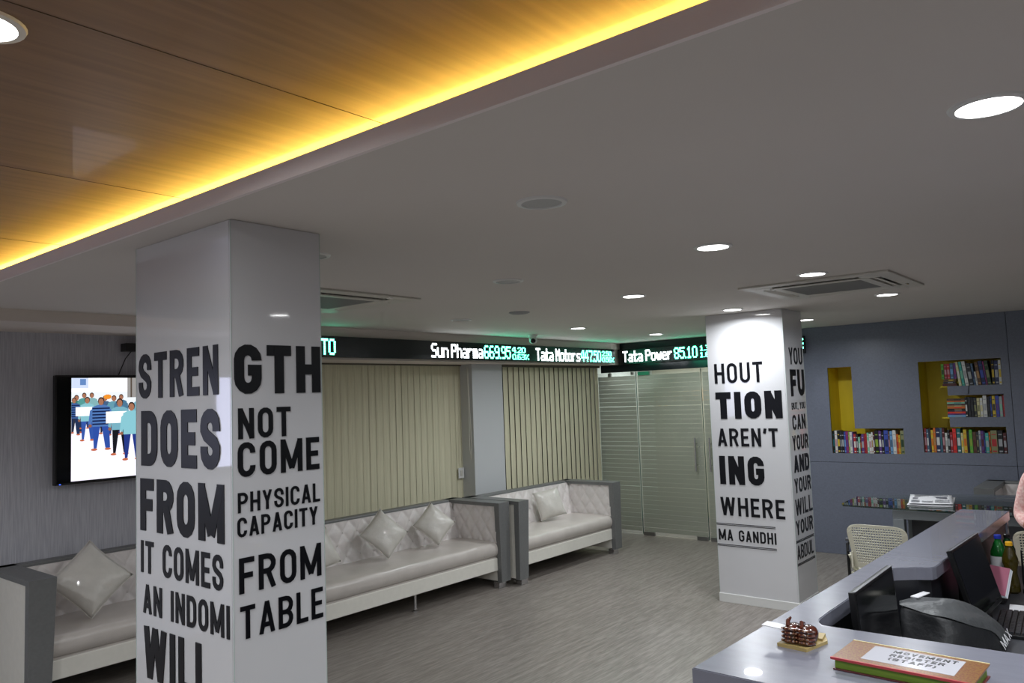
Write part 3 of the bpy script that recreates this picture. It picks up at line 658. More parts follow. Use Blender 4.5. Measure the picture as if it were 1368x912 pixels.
def sofa(label, L, loc, rz=0.0, D=.78, legs=(), group='pearl quilted sofas'):
    t = thing('sofa', label, 'sofa', loc, rz, group); aw = .165; HT = .85
    A = Matrix.Rotation(0, 4, 'X')
    # arms
    for s in (0, 1):
        mx = (lambda s: (lambda x: x if s == 0 else L - x))(s)
        # grey shell: cap on top and the leaning front face
        sh = MB()
        def quadbox(pts_front_x0, pts_front_x1, prof, mi=0):
            n = len(prof); V = [(mx(pts_front_x0), p[0], p[1]) for p in prof] + [(mx(pts_front_x1), p[0], p[1]) for p in prof]
            sh.add(V, [tuple(range(n)), tuple(range(2 * n - 1, n - 1, -1))] + [(i, (i + 1) % n, n + (i + 1) % n, n + i) for i in range(n)], mi)
        prof = [(0.0, .06), (-.012, HT), (D, HT), (D, HT - .035), (.05, HT - .035), (.055, .06)]
        n = len(prof); bw = .03
        V = []
        for k, (py, pz) in enumerate(prof):
            V.append((mx(0.0), py, pz))
        for k, (py, pz) in enumerate(prof):
            inner = aw if pz > .5 else aw - bw * .9
            V.append((mx(inner), py, pz))
        sh.add(V, [tuple(range(n)), tuple(range(2 * n - 1, n - 1, -1))] + [(i, (i + 1) % n, n + (i + 1) % n, n + i) for i in range(n)])
        ar = sh.build('arm', M_sofagrey, t)
        inn = MB(); inn.box(min(mx(.008), mx(aw - .03)), max(mx(.008), mx(aw - .03)), .03, D - .01, .07, HT - .034); inn.build('side_panel', M_rail, ar)
        pf = MB(); pf.box(min(mx(.05), mx(.15)), max(mx(.05), mx(.15)), .02, .10, .0, .06, bev=.004); pf.build('foot', M_chrome, t)
        # quilted inner face
        if s == 0: pl = lambda u, v, d: Vector((aw - .03 + d + .012 * (1 - v / .4), .04 + u * (D - .18) / .6, .42 + v))
        else: pl = lambda u, v, d: Vector((L - aw + .03 - d - .012 * (1 - v / .4), .04 + u * (D - .18) / .6, .42 + v))
        vs, fs, bt = tuft(.6, .395, pl, .15, .2)
        q = MB().add(vs, fs).build('quilted_arm_pad', M_leather, t, True)
    # back
    bk = MB().box(.0, L, D - .10, D, .30, HT, bev=.012); bko = bk.build('backrest', M_sofagrey, t)
    MB().box(.02, L - .02, D - .005, D + .003, .1, .5).build('rear_panel', M_sofagrey, t)
    by = lambda v: D - .20 + .09 * v / .4
    pl = lambda u, v, d: Vector((aw - .02 + u, by(v) - d, .42 + v))
    vs, fs, bt = tuft(L - 2 * aw + .04, .405, pl, .165, .205)
    q = MB().add(vs, fs); q.build('quilted_back_pad', M_leather, t, True)
    # join the top of the pad to the back
    MB().box(aw - .02, L - aw + .02, D - .113, D - .09, .3, .825).build('back_filler', M_leather, t)
    b = MB()
    for u, v in bt:
        p = pl(u, v, .006); b.lathe([(.0, .006), (.006, .004), (.008, 0)], 6, M=T(*p) @ R('X', 90), cap=False)
    bo = b.build('buttons', M_leather, t, True); bo['kind'] = 'stuff'
    # seat cushion with rounded nose, rail and legs
    n = 10; prof = []
    prof += [(D - .12, .30), (.055, .30)]
    for k in range(n + 1):
        a = math.radians(-90 + 180 * k / n); prof.append((.075 + .0 - .045 * math.cos(a), .385 + .07 * math.sin(a) + (.0)))
    prof += [(.16, .463), (.35, .468), (D - .12, .46)]
    x0, x1 = aw - .035, L - aw + .035; V = []; F = []; ns = 24
    for i in range(ns + 1):
        x = x0 + (x1 - x0) * i / ns
        sag = .002 * math.sin(i * 1.3) * (1 if 0 < i < ns else 0)
        for (py, pz) in prof: V.append((x, py + (sag * .6 if pz < .45 else 0), pz + (sag if pz > .42 else 0)))
    m_ = len(prof)
    for i in range(ns):
        for k in range(m_): F.append((i * m_ + k, i * m_ + (k + 1) % m_, (i + 1) * m_ + (k + 1) % m_, (i + 1) * m_ + k))
    F += [tuple(range(m_)), tuple(range(ns * m_ + m_ - 1, ns * m_ - 1, -1))]
    MB().add(V, F).build('seat', M_seat, t, True)
    MB().box(aw - .035, L - aw + .035, .045, D - .08, .175, .302, bev=.006).build('base_rail', M_rail, t)
    for f, yy in [(q, .14) for q in legs] + [(.03, D - .12), (.97, D - .12)]:
        for _ in (0,):
            lg_ = MB().lathe([(.028, 0), (.028, .008), (.014, .016), (.014, .176)], 14, M=T(L * f, yy, 0)); lg_.build('leg', M_chrome, t, True)
    return t
sofa('pearl quilted sofa under the television at the left edge', 1.75, (1.88, 5.62, 0))
sofa('long pearl quilted sofa in the middle, in front of the closed blind', 2.49, (3.65, 5.20, 0), legs=(.52,))
sofa('pearl quilted sofa near the glass doors, right of the long sofa', 1.95, (6.17, 5.10, 0))
sofa('pearl quilted sofa against the slate wall at the right edge', 1.9, (8.46, 1.40, 0), math.radians(-90), D=.76).scale = (1, 1, 1.06)

def cushion(label, loc, rot, s=.43, th=.075, seed=0):
    rnd = random.Random(seed); n = 18; V = []; F = []; ph = rnd.uniform(0, 6)
    def P(i, j, sgn):
        u = -1 + 2 * i / n; v = -1 + 2 * j / n
        x = u * s / 2 * (1 - .06 * (1 - v * v)); y = v * s / 2 * (1 - .06 * (1 - u * u))
        z = th * ((1 - abs(u) ** 2.6) * (1 - abs(v) ** 2.6)) ** .55 * sgn
        z += .005 * math.sin(5 * u + ph + 3 * v) * (1 - u * u) * (1 - v * v) * sgn + .006 * math.sin(9 * (u - v) + ph) * (u * u * v * v) * 2
        return (x, y, z)
    for sgn in (1, -1):
        for j in range(n + 1):
            for i in range(n + 1): V.append(P(i, j, sgn))
    N = (n + 1) ** 2
    for sI in range(2):
        for j in range(n):
            for i in range(n): k = sI * N + j * (n + 1) + i; F.append((k, k + 1, k + n + 2, k + n + 1))
    o = thing('cushion', label, 'cushion', loc, group='pearl leather cushions')
    o.rotation_euler = (R('Z', rot[2]) @ R('X', rot[0]) @ R('Z', rot[1])).to_euler()
    a = MB().add(V, F).build('cover', M_cushion, o, True)
    bm = bmesh.new(); bm.from_mesh(a.data); bmesh.ops.remove_doubles(bm, verts=bm.verts, dist=.0006); bmesh.ops.recalc_face_normals(bm, faces=bm.faces[:]); bm.to_mesh(a.data); bm.free()
    e = []
    for k in range(n): e.append(P(k, 0, 0))
    for k in range(n): e.append(P(n, k, 0))
    for k in range(n): e.append(P(n - k, n, 0))
    for k in range(n): e.append(P(0, n - k, 0))
    MB().tube(e + [e[0]], .0035, 6).build('piping', M_cushion, o, True)
    return o
# leaning on the sofa backs, standing on a corner
cushion('pearl cushion on the sofa under the television', (2.40, 5.98, .72), (64, 43, -14), .40, .07, 1)
cushion('pearl cushion on the long sofa, partly hidden by the near pillar', (4.09, 5.62, .665), (64, 12, -6), .34, .07, 2)
cushion('pearl cushion in the middle of the long sofa', (4.82, 5.60, .695), (60, 42, -18), .345, .07, 3)
cushion('pearl cushion near the right arm of the long sofa', (5.47, 5.60, .69), (60, 44, -24), .32, .07, 4)
cushion('pearl cushion on the sofa near the glass doors', (7.30, 5.55, .66), (72, 10, -30), .33, .065, 5)

# ------------------------------------------------------------------ BOOKS
CN = {'black': '14151a', 'charcoal': '2b2d33', 'white': 'd3d3d0', 'cream': 'cfc79a', 'red': 'b02a30', 'crimson': '8d1f2c', 'maroon': '552026', 'blue': '3b4fa8', 'navy': '1f2a55', 'sky blue': '6f9fce', 'teal': '1f6a70', 'mint': '7fc0a5', 'lime green': '8aa33c',
      'bright green': '57a53a', 'dark green': '27402c', 'olive': '84855f', 'purple': '5d3a80', 'magenta': '8e2c66', 'orange': 'cf6a22', 'yellow': 'd0b337', 'brown': '5b4130', 'pale grey': 'a3a6ab', 'pink': 'b88a93', 'bright red': 'e0322c', 'turquoise': '3fa39a', 'steel blue': '4a6580', 'tan': 'a88357'}
ORD = ['first', 'second', 'third', 'fourth', 'fifth', 'sixth', 'seventh', 'eighth', 'ninth', 'tenth', 'eleventh', 'twelfth', 'thirteenth', 'fourteenth', 'fifteenth', 'sixteenth', 'seventeenth', 'eighteenth', 'nineteenth', 'twentieth', 'twenty-first', 'twenty-second', 'twenty-third', 'twenty-fourth', 'twenty-fifth', 'twenty-sixth', 'twenty-seventh', 'twenty-eighth', 'twenty-ninth', 'thirtieth', 'thirty-first', 'thirty-second', 'thirty-third']
def bmat(c): return mat('book_' + c.replace(' ', '_'), CN[c], .42)
M_pages = mat('book_pages', 'c9c2ad', .8)
def book(y0, y1, z0, h, c, band, lean, label, group, depth=.15, xf=9.262, flat=False, zh=None):
    w_ = abs(y1 - y0); cx = (y0 + y1) / 2
    t = thing('book', label, 'book', (xf, cx, z0), group=group)
    hw = w_ / 2 * .94
    if flat: hh = zh * .96
    else: hh = h
    mb = MB()
    if not flat:
        mb.box(0, .0022, -hw, hw, 0, hh, 0)                     # spine
        mb.box(.002, depth, -hw, -hw + .0022, 0, hh, 0).box(.002, depth, hw - .0022, hw, 0, hh, 0)
        mb.box(.003, depth - .004, -hw + .0022, hw - .0022, .003, hh - .004, 1)
        b = bmat(band)
        mb.box(-.0006, .0, -hw * .75, hw * .75, hh * .30, hh * .62, 2).box(-.0006, .0, -hw * .7, hw * .7, hh * .06, hh * .12, 2).box(-.0006, 0, -hw * .7, hw * .7, hh * .8, hh * .84, 2)
        if lean: t.rotation_euler = (math.radians(lean), 0, 0)
    else:
        mb.box(0, .0022, -hw, hw, 0, hh, 0).box(.002, depth, -hw, hw, 0, .002, 0).box(.002, depth, -hw, hw, hh - .002, hh, 0).box(.003, depth - .004, -hw + .003, hw - .003, .002, hh - .002, 1)
        mb.box(-.0006, 0, -hw * .6, hw * .2, hh * .3, hh * .7, 2)
    mb.build('cover_and_pages', [bmat(c), M_pages, bmat(band)], t)
    return t
rowL = [(172, 205, .96, 'black', 'teal', 0), (205, 243, .97, 'white', 'pink', 0), (245, 282, .97, 'black', 'yellow', 0), (284, 308, .93, 'charcoal', 'pale grey', 0), (308, 344, .94, 'black', 'pale grey', 0), (346, 370, .92, 'blue', 'sky blue', 0), (371, 409, .93, 'magenta', 'purple', 0), (411, 428, .91, 'lime green', 'cream', 0), (429, 466, .91, 'white', 'pale grey', 0), (468, 484, .90, 'purple', 'navy', 0), (485, 521, .82, 'red', 'white', 0), (523, 548, .82, 'charcoal', 'pale grey', 0),
        (552, 579, .70, 'mint', 'white', 0), (581, 599, .74, 'maroon', 'orange', 0), (600, 636, .82, 'purple', 'pale grey', 0), (637, 658, .84, 'crimson', 'red', 0), (659, 680, .84, 'red', 'crimson', 0), (682, 709, .88, 'mint', 'white', 0), (710, 744, .83, 'white', 'pink', 0), (745, 768, .90, 'white', 'tan', 0), (769, 790, .92, 'maroon', 'white', 0), (793, 847, .97, 'black', 'lime green', 0), (850, 888, .96, 'purple', 'white', 0), (890, 922, .93, 'black', 'pale grey', 0), (925, 985, .98, 'blue', 'navy', 0),
        (986, 1006, .95, 'brown', 'pink', 0), (1008, 1044, .95, 'sky blue', 'steel blue', 0), (1046, 1094, .98, 'white', 'pale grey', 0), (1098, 1124, .82, 'orange', 'red', 0), (1126, 1150, .78, 'yellow', 'orange', 0), (1154, 1205, .97, 'olive', 'dark green', 0)]
for i, (a, b, f, c, bd, ln_) in enumerate(rowL):
    y0 = 2.915 - (a - 172) / 1036 * .758; y1 = 2.915 - (b - 172) / 1036 * .758
    book(y1, y0, 1.142, .262 * f, c, bd, ln_, f'{c} book, {ORD[i]} from the left in the L-shaped niche', 'books in the L-shaped niche')
rowE = [(92, 128, .99, 'crimson', 'pink', 0), (130, 160, .95, 'steel blue', 'white', 0), (162, 190, .98, 'charcoal', 'navy', 0), (193, 226, .92, 'yellow', 'orange', 0), (228, 262, 1.0, 'orange', 'tan', 0), (264, 322, 1.0, 'navy', 'white', 0), (323, 352, 1.0, 'steel blue', 'teal', 0), (353, 388, .99, 'maroon', 'pink', 0), (393, 424, .80, 'white', 'pale grey', 0), (426, 458, .92, 'black', 'pale grey', 0), (462, 496, .83, 'crimson', 'pink', 0), (498, 548, .98, 'bright red', 'red', 0), (554, 608, .97, 'teal', 'white', 0), (612, 644, .80, 'cream', 'yellow', 0), (646, 692, .93, 'yellow', 'orange', 0), (694, 722, .86, 'black', 'charcoal', 0), (724, 768, .93, 'bright green', 'lime green', 0),
        (772, 818, .84, 'brown', 'maroon', 0), (820, 850, .84, 'charcoal', 'olive', 0), (853, 880, .89, 'pale grey', 'steel blue', 0), (882, 920, .88, 'purple', 'maroon', 0), (922, 938, .86, 'navy', 'blue', 0), (940, 985, .80, 'turquoise', 'pale grey', 0), (988, 1008, .84, 'orange', 'maroon', 0), (1010, 1098, .90, 'olive', 'red', 0), (1102, 1170, .90, 'black', 'pale grey', 0), (1174, 1215, .80, 'maroon', 'pale grey', 0)]
for i, (a, b, f, c, bd, ln_) in enumerate(rowE):
    y0 = 1.962 - (a - 92) / 1130 * .758; y1 = 1.962 - (b - 92) / 1130 * .758
    book(y1, y0, 1.165, .258 * f, c, bd, ln_, f'{c} book, {ORD[i]} from the left on the bottom shelf of the E-shaped niche', 'books on the bottom shelf of the E-shaped niche')
def ytop(cx): return 1.962 - (1240 + cx / 9.6 - 1227) / 111 * .762
rowT = [(170, 205, .62, 'bright green', 'dark green', 0), (208, 243, .62, 'crimson', 'pink', 0), (245, 283, .62, 'red', 'pink', 0), (285, 330, .64, 'steel blue', 'sky blue', 0), (332, 365, .64, 'purple', 'magenta', 0), (372, 408, .98, 'cream', 'white', 6), (414, 450, .98, 'turquoise', 'mint', 6), (455, 500, .99, 'white', 'pale grey', 6), (508, 560, .90, 'charcoal', 'pale grey', 6), (565, 592, .88, 'steel blue', 'navy', 6), (594, 614, .55, 'white', 'pale grey', 6), (617, 660, .94, 'brown', 'tan', 6), (664, 715, .98, 'navy', 'blue', 6), (718, 735, .95, 'magenta', 'purple', 6), (738, 785, .97, 'dark green', 'olive', 6), (812, 845, .97, 'black', 'yellow', 0), (848, 895, .95, 'navy', 'pale grey', 0), (897, 932, .97, 'white', 'yellow', 0)]
for i, (a, b, f, c, bd, ln_) in enumerate(rowT):
    y0, y1 = ytop(a), ytop(b); z = 1.863; hh = .258 * f
    if i < 5: z = 1.863 + .075
    sh = math.sin(math.radians(ln_)) * .258 * .5
    book(y1 - sh, y0 - sh, z, hh, c, bd, -ln_ if ln_ else 0, f'{c} book, {ORD[i]} from the left on the top shelf of the E-shaped niche', 'books on the top shelf of the E-shaped niche', xf=9.268)
for i, (c, bd, a, b) in enumerate((('maroon', 'brown', 170, 362), ('charcoal', 'pale grey', 180, 350), ('brown', 'yellow', 188, 358))):
    book(ytop(b), ytop(a), 1.8635 + i * .0245, 0, c, bd, 0, f'{c} book lying flat, {["lowest", "middle", "topmost"][i]} under the small books on the top shelf', 'books lying flat on the top shelf', flat=True, zh=.0243, xf=9.268)
stk = [('sky blue', 'pale grey'), ('purple', 'navy'), ('bright red', 'orange'), ('charcoal', 'pale grey'), ('black', 'tan'), ('orange', 'bright red'), ('tan', 'cream'), ('maroon', 'teal'), ('mint', 'teal'), ('orange', 'red'), ('brown', 'black')]
hs = [.024, .014, .02, .014, .018, .02, .014, .016, .018, .014, .022]; z = 1.5355
for i, ((c, bd), h_) in enumerate(zip(stk, hs)):
    nm = 'lowest' if i == 0 else ('topmost' if i == 10 else ORD[i] + ' from the bottom')
    book(ytop(455) + random.uniform(-.004, .004), ytop(208), z, 0, c, bd, 0, f'{c} book lying flat, {nm} in the pile on the middle shelf', 'books piled flat on the middle shelf', flat=True, zh=h_, xf=9.268); z += h_
rowM = [(465, 495, .93, 'black', 'white', 0), (500, 535, .93, 'charcoal', 'black', 0), (537, 572, .92, 'black', 'charcoal', 0), (575, 610, .90, 'charcoal', 'olive', 0), (615, 652, .88, 'cream', 'olive', 0), (655, 688, .88, 'white', 'cream', 0), (692, 740, .99, 'white', 'pale grey', 0), (748, 775, .93, 'black', 'charcoal', 0), (778, 803, .96, 'navy', 'blue', 0), (806, 845, .96, 'yellow', 'charcoal', 0), (848, 890, .97, 'blue', 'purple', 0), (893, 930, .93, 'pale grey', 'mint', 0), (933, 965, .98, 'crimson', 'red', 0)]
for i, (a, b, f, c, bd, ln_) in enumerate(rowM):
    s_ = .97; y0, y1 = ytop(a), ytop(min(b, 960)); y0 += .012; y1 += .012
    book(y1, y0, 1.535, .222 * f, c, bd, 0, f'{c} book, {ORD[i]} upright from the left on the middle shelf of the E-shaped niche', 'upright books on the middle shelf of the E-shaped niche')
rb = thing('ribbon', 'thin dark bookmark ribbon hanging below the top shelf', 'ribbon', (9.238, 1.50, 1.863))
MB().tube([(0, 0, .0), (-.004, .006, -.04), (-.003, .012, -.085)], .003, 5).build('strand', M_black, rb)

# ------------------------------------------------------------------ RECEPTION COUNTER
ct = thing('reception_counter', 'large grey reception counter with raised top in the lower right corner', 'counter', (4, .9, 0))
outer = [(2.19, 1.147), (5.84, 1.054)]
def inner_curve():
    P = [(5.881, .785), (3.99, .835)]
    # rounded step up to the narrow rail
    P += [(3.955, .845), (3.94, .87), (3.925, .905), (3.89, .95), (3.86, .982)]
    P += [(3.0, .999), (2.90, .9985), (2.86, .990), (2.828, .965), (2.826, .93), (2.828, .86), (2.845, .39), (2.89, -1.6)]
    return P
poly = outer + inner_curve() + [(2.17, -1.6)]
TZ0, TZ1 = 1.014, 1.07
def slab(poly, z0, z1, bev):
    bm = bmesh.new(); vs = [bm.verts.new((p[0], p[1], z0)) for p in poly]; f = bm.faces.new(vs)
    r = bmesh.ops.extrude_face_region(bm, geom=[f]); up = [v for v in r['geom'] if isinstance(v, bmesh.types.BMVert)]
    bmesh.ops.translate(bm, verts=up, vec=(0, 0, z1 - z0)); bmesh.ops.recalc_face_normals(bm, faces=bm.faces[:])
    ed = [e for e in bm.edges if all(v.co.z > z1 - 1e-5 for v in e.verts) and len(e.link_faces) == 2]
    bmesh.ops.bevel(bm, geom=ed, offset=bev, segments=2, affect='EDGES')
    bm.verts.index_update(); mb = MB(); mb.add([v.co.copy() for v in bm.verts], [[v.index for v in f.verts] for f in bm.faces]); bm.free(); return mb
slab(poly, TZ0, TZ1, .003).build('top', M_counter, ct, False)
bd = MB()
bd.prism([(2.24, 1.11), (5.80, 1.015), (5.80, .985), (2.27, 1.08)], 0, TZ0); bd.prism([(2.24, 1.11), (2.27, 1.08), (2.27, -1.6), (2.24, -1.6)], 0, TZ0)
bd.build('front_panel', M_counterbody, ct)
MB().box(5.80, 5.85, .79, 1.04, 0, TZ0).build('end_panel', M_counter, ct)
MB().prism([(3.86, .985), (3.93, .90), (3.99, .86), (5.8, .80), (5.8, .98)], .74, TZ0).build('shelf_carcass', M_counterbody, ct)
MB().box(2.27, 5.80, .30, .99, .71, .745, bev=.003).build('desk_top', M_desk, ct)
for xx in (2.9, 4.4, 5.72): MB().box(xx, xx + .03, .34, .98, 0, .71).build('support_panel', M_counterbody, ct)
relocal(ct)

def monitor(label, top0, top1, tilt, ht=.32):
    x0, y0, z0 = top0; x1, y1, z1 = top1
    ang = math.atan2(y1 - y0, x1 - x0); wd = math.hypot(x1 - x0, y1 - y0)
    t = thing('monitor', label, 'monitor', ((x0 + x1) / 2, (y0 + y1) / 2, .746), ang); h = wd / 2; zt = z0 - .746
    Mx = T(0, 0, zt) @ R('X', tilt)
    MB().box(-h, h, 0, .024, -ht, 0, M=Mx, bev=.003).build('housing', M_black, t)
    MB().box(-h + .012, h - .012, -.001, .001, -ht + .022, -.012, M=Mx).build('screen', M_blackgloss, t)
    MB().box(-h + .004, h - .004, -.0015, .010, -.0005, .0015, M=Mx).build('top_edge', mat('monitor_edge', '6b6b70', .3), t)
    MB().box(-.03, .03, .015, .04, .01, zt - ht * .5, bev=.004).build('stand', M_black, t)
    MB().box(-.11, .11, -.07, .045, 0, .012, bev=.004).build('base', M_black, t)
    return t
monitor('near black monitor, screen turned away, behind the near counter edge', (3.008, .905, 1.15), (3.535, .906, 1.15), -4, .33)
monitor('farther black monitor tilted back beneath the counter ledge', (4.10, .79, 1.125), (4.645, .765, 1.125), -15, .34)
# cover bag over a printer
def bag():
    t = thing('black_bag', 'crumpled black fabric bag with white lettering lying on the desk between the monitors', 'bag', (3.9, .75, .746))
    Bk = [(3.70, .932, .955), (3.81, .886, .957), (3.84, .813, .962), (3.86, .746, .960), (3.93, .687, .92), (4.015, .641, .87), (4.085, .607, .81), (4.10, .59, .75)]
    Cr = [(3.69, .93, .950), (3.68, .89, .948), (3.648, .80, .943), (3.645, .75, .938), (3.69, .70, .915), (3.79, .655, .88), (3.945, .61, .83), (3.92, .576, .752)]
    Ft = [(3.60, .93, .7475), (3.585, .87, .7475), (3.57, .79, .7475), (3.58, .73, .7475), (3.62, .68, .7475), (3.72, .625, .7475), (3.88, .582, .7475), (3.915, .570, .7475)]
    V = []; F = []; n = len(Bk); rows = []
    def lerp(a, b, q): return tuple(a[i] * (1 - q) + b[i] * q for i in range(3))
    for i in range(n):
        b0 = (Bk[i][0] + .07, Bk[i][1] + .01, .7475); row = [b0, lerp(b0, Bk[i], .5), lerp(b0, Bk[i], .93), Bk[i]]
        for q in (.25, .5, .75): p = lerp(Bk[i], Cr[i], q); row.append((p[0], p[1], p[2] + .006 * math.sin(i * 2.1 + q * 7)))
        row += [Cr[i], lerp(Cr[i], Ft[i], .08)]
        for q in (.3, .55, .8): p = lerp(Cr[i], Ft[i], q); row.append((p[0] - .018 * math.sin(i * 1.9 + q * 3), p[1] - .004, p[2]))
        row.append(Ft[i]); rows.append(row)
    m_ = len(rows[0])
    for row in rows: V += row
    for i in range(n - 1):
        for k in range(m_ - 1): a = i * m_ + k; F.append((a, a + 1, a + m_ + 1, a + m_))
    F.append(tuple(range(m_)))
    M_bag = mat('black_nylon', '1c1d20', .5, bump=.4, scale=(14, 14, 14), bdist=.02)
    o = MB().add(V, F).build('body', M_bag, t, True, loc=(3.9, .75, .746)); o.location = (0, 0, 0)
    sb = o.modifiers.new('s', 'SUBSURF'); sb.levels = 1; sb.render_levels = 2
    V = []; F = []
    for i in range(n):
        for q in (0, .2, .4, .6, .8, 1.0):
            p = lerp(Bk[i], Cr[i], q); V.append((p[0] - .004, p[1] - .002, p[2] + .007 + .007 * math.sin(i * 2.1 + q * 7) - (.010 if q == 1 else 0)))
    for i in range(n - 1):
        for k in range(5): a = i * 6 + k; F.append((a, a + 1, a + 7, a + 6))
    o = MB().add(V, F).build('flap', mat('grey_nylon', '4a4c4e', .45, bump=.5, scale=(16, 16, 16), bdist=.02), t, True, loc=(3.9, .75, .746)); o.location = (0, 0, 0)
    md = o.modifiers.new('th', 'SOLIDIFY'); md.thickness = .003; sb = o.modifiers.new('s', 'SUBSURF'); sb.levels = 1; sb.render_levels = 2
    q0, q1, q2 = Vector((3.89, .583, .765)), Vector((4.04, .576, .788)), Vector((3.865, .60, .793)); uu = (q1 - q0).normalized(); vv = (q2 - q0); vv = (vv - uu * vv.dot(uu)).normalized(); nn = uu.cross(vv).normalized()
    if nn.x > 0: nn = -nn
    o_ = q0 - Vector((3.9, .75, .746)) + nn * .012
    letters("MAX", (q1 - q0).length * .95, (q2 - q0).length * .9, .006, lambda u, v, d: o_ + uu * u + vv * v + nn * d, M_paper, t, .001)
    vs = [(3.79, .905, .966), (3.90, .875, .968), (3.88, .845, .970), (3.77, .87, .969)]
    pz = MB().add(vs + [(a, b, c + .004) for a, b, c in vs], [(0, 1, 2, 3), (4, 5, 6, 7), (0, 1, 5, 4), (1, 2, 6, 5), (2, 3, 7, 6), (3, 0, 4, 7)])
    pz.build('white_label', M_paper, t, loc=(3.9, .75, .746)).location = (0, 0, 0)
    return t
bag()
kb = thing('keyboard', 'black computer keyboard on the desk right of the black bag', 'keyboard', (4.375, .60, .746), math.radians(4))
MB().box(-.22, .22, -.07, .07, 0, .018, bev=.004).build('base', M_black, kb)
for r_ in range(5):
    for c_ in range(15):
        if r_ == 0 and 3 < c_ < 10:
            if c_ != 6: continue
            MB().box(-.08, .08, -.058, -.040, .018, .026, bev=.002).build('key', mat('key_grey', '2b2b2f', .4), kb); continue
        x = -.205 + c_ * .0275; y = -.058 + r_ * .0245
        MB().box(x, x + .022, y, y + .019, .018, .026).build('key', mat('key_grey', '2b2b2f', .4), kb)
def bottle(label, loc, r, h, mbody, mcap, mlab, waist=False, cat='bottle'):
    t = thing('bottle', label, cat, loc)
    P = [(r * .7, 0), (r, .012), (r, h * .18), (r * (.8 if waist else .97), h * .34), (r * (.72 if waist else .97), h * .42), (r * .98, h * .60), (r * .95, h * .68), (r * .55, h * .84), (r * .36, h * .90), (r * .36, h * .94)]
    MB().lathe(P, 24).build('body', mbody, t, True)
    MB().lathe([(r * .44, h * .925), (r * .44, h * .99), (r * .36, h)], 20).build('cap', mcap, t, True)
    if mlab: MB().lathe([(r * 1.02, h * .36), (r * 1.02, h * .60)], 24, cap=False).build('label_wrap', mlab, t, True)
    return t
M_gb = mat('green_pet', '177a30', .08, trans=.55); M_yb = mat('amber_pet', '4c4212', .1, trans=.5)
bottle('green drink bottle with blue cap and white label on the desk', (5.16, .755, .746), .042, .29, M_gb, mat('blue_cap', '1c2f9a', .4), M_paper)
bottle('amber bottle with yellow cap beside the green bottle', (5.05, .688, .746), .040, .275, M_yb, mat('yellow_cap', 'd9a21a', .4), None, waist=True)
bottle('dark green bottle standing deepest under the counter ledge', (5.38, .74, .746), .040, .26, mat('dark_green_pet', '0f3a1c', .1, trans=.3), M_black, None)
mg = thing('magazine_stack', 'pink magazine on a tilted pile of papers beside the farther monitor', 'magazine', (4.86, .74, .746))
MB().box(-.10, .12, -.05, .06, 0, .05, bev=.004).build('box_under', M_black, mg)
for k, (c, dz) in enumerate((('d8d8dc', 0), ('b9c6d6', .004), ('d8d8dc', .008), ('94566a', .012))):
    MB().box(-.14, .11, -.06 - .004 * (3 - k), .07, dz, dz + .003, M=T(0, 0, .10) @ R('Y', -22) @ R('X', 8)).build('cover' if k == 3 else 'sheet', mat('mag_' + c + ('' if k < 3 else 'c'), c, .4), mg)
ph = thing('desk_telephone', 'dark desk telephone with wire cradle in front of the bottles', 'telephone', (4.74, .48, .746), math.radians(8))
MB().prism([(-.10, -.08), (.10, -.08), (.10, .08), (-.10, .08)], 0, .04).build('body', mat('phone_grey', '2e332f', .35), ph)
MB().box(-.085, .085, .03, .075, .045, .075, bev=.012).build('handset', mat('phone_grey', '2e332f', .35), ph)
MB().tube([(-.11, -.09, .0), (-.11, -.09, .10), (-.11, .02, .105)], .003, 6).build('wire_frame', M_black, ph)
for a in range(3):
    for b_ in range(4): MB().box(-.05 + b_ * .025, -.035 + b_ * .025, -.06 + a * .025, -.045 + a * .025, .04, .046).build('button', M_offwhite, ph)
rt = thing('router', 'black router with one upright antenna at the right edge of the desk', 'router', (5.12, .58, .746))
MB().box(-.08, .08, -.07, .06, 0, .03, bev=.006).build('body', M_black, rt)
MB().tube([(0, .055, .02), (0, .06, .05), (0, .062, .22)], [.008, .007, .004], 8).build('antenna', M_black, rt, True)
pp = thing('paper_pad', 'white paper pad lying on the desk near the keyboard', 'paper', (4.66, .585, .746), .1)
MB().box(-.10, .10, -.07, .07, 0, .008).build('sheets', M_paper, pp)

# register book
rg = thing('register_book', 'patterned red and gold register book with white title label on the counter', 'book', (2.49, .61, 1.0705), math.radians(-92.5))
# local x runs along the spine (towards -Y), local y towards the far edge (+X)
M_reg = mat('register_pattern', '6f2c24', .3, coat=.4, color2='86682c', scale=(170, 170, 170), detail=2)
M_green = mat('page_edge_green', '6d8a24', .6, color2='4f6a18', scale=(3, 200, 40))
MB().box(-.185, .185, -.095, .095, 0, .004, bev=.001).build('back_cover', mat('register_maroon', '5c1f26', .4), rg)
MB().box(-.180, .178, -.088, .088, .004, .031).build('page_block', M_green, rg)
MB().box(-.188, .185, -.098, .097, .031, .036, bev=.001).build('front_cover', M_reg, rg)
MB().box(-.188, .185, .094, .0985, .033, .0375).build('cover_edge', mat('cream_edge', 'cdbf94', .5), rg)
MB().box(-.189, .186, -.0995, -.093, .030, .0368).build('cover_edge', mat('red_edge', 'a8373c', .5), rg)
MB().box(-.115, .130, -.062, .076, .0361, .0367).build('title_label', mat('label_white', 'cfcfd8', .08, coat=1.0), rg)
for txt, wd_, yv, dx in (('MOVEMENT', .17, .040, -.055), ('REGISTER', .145, .004, -.055), ('(STAFF)', .125, -.032, -.05)):
    letters(txt, wd_, .024, .0045, (lambda yv, dx: (lambda u, v, d: Vector((dx + u, yv + v, .0368 + d))))(yv, dx), M_letter, rg, .0004, .3)

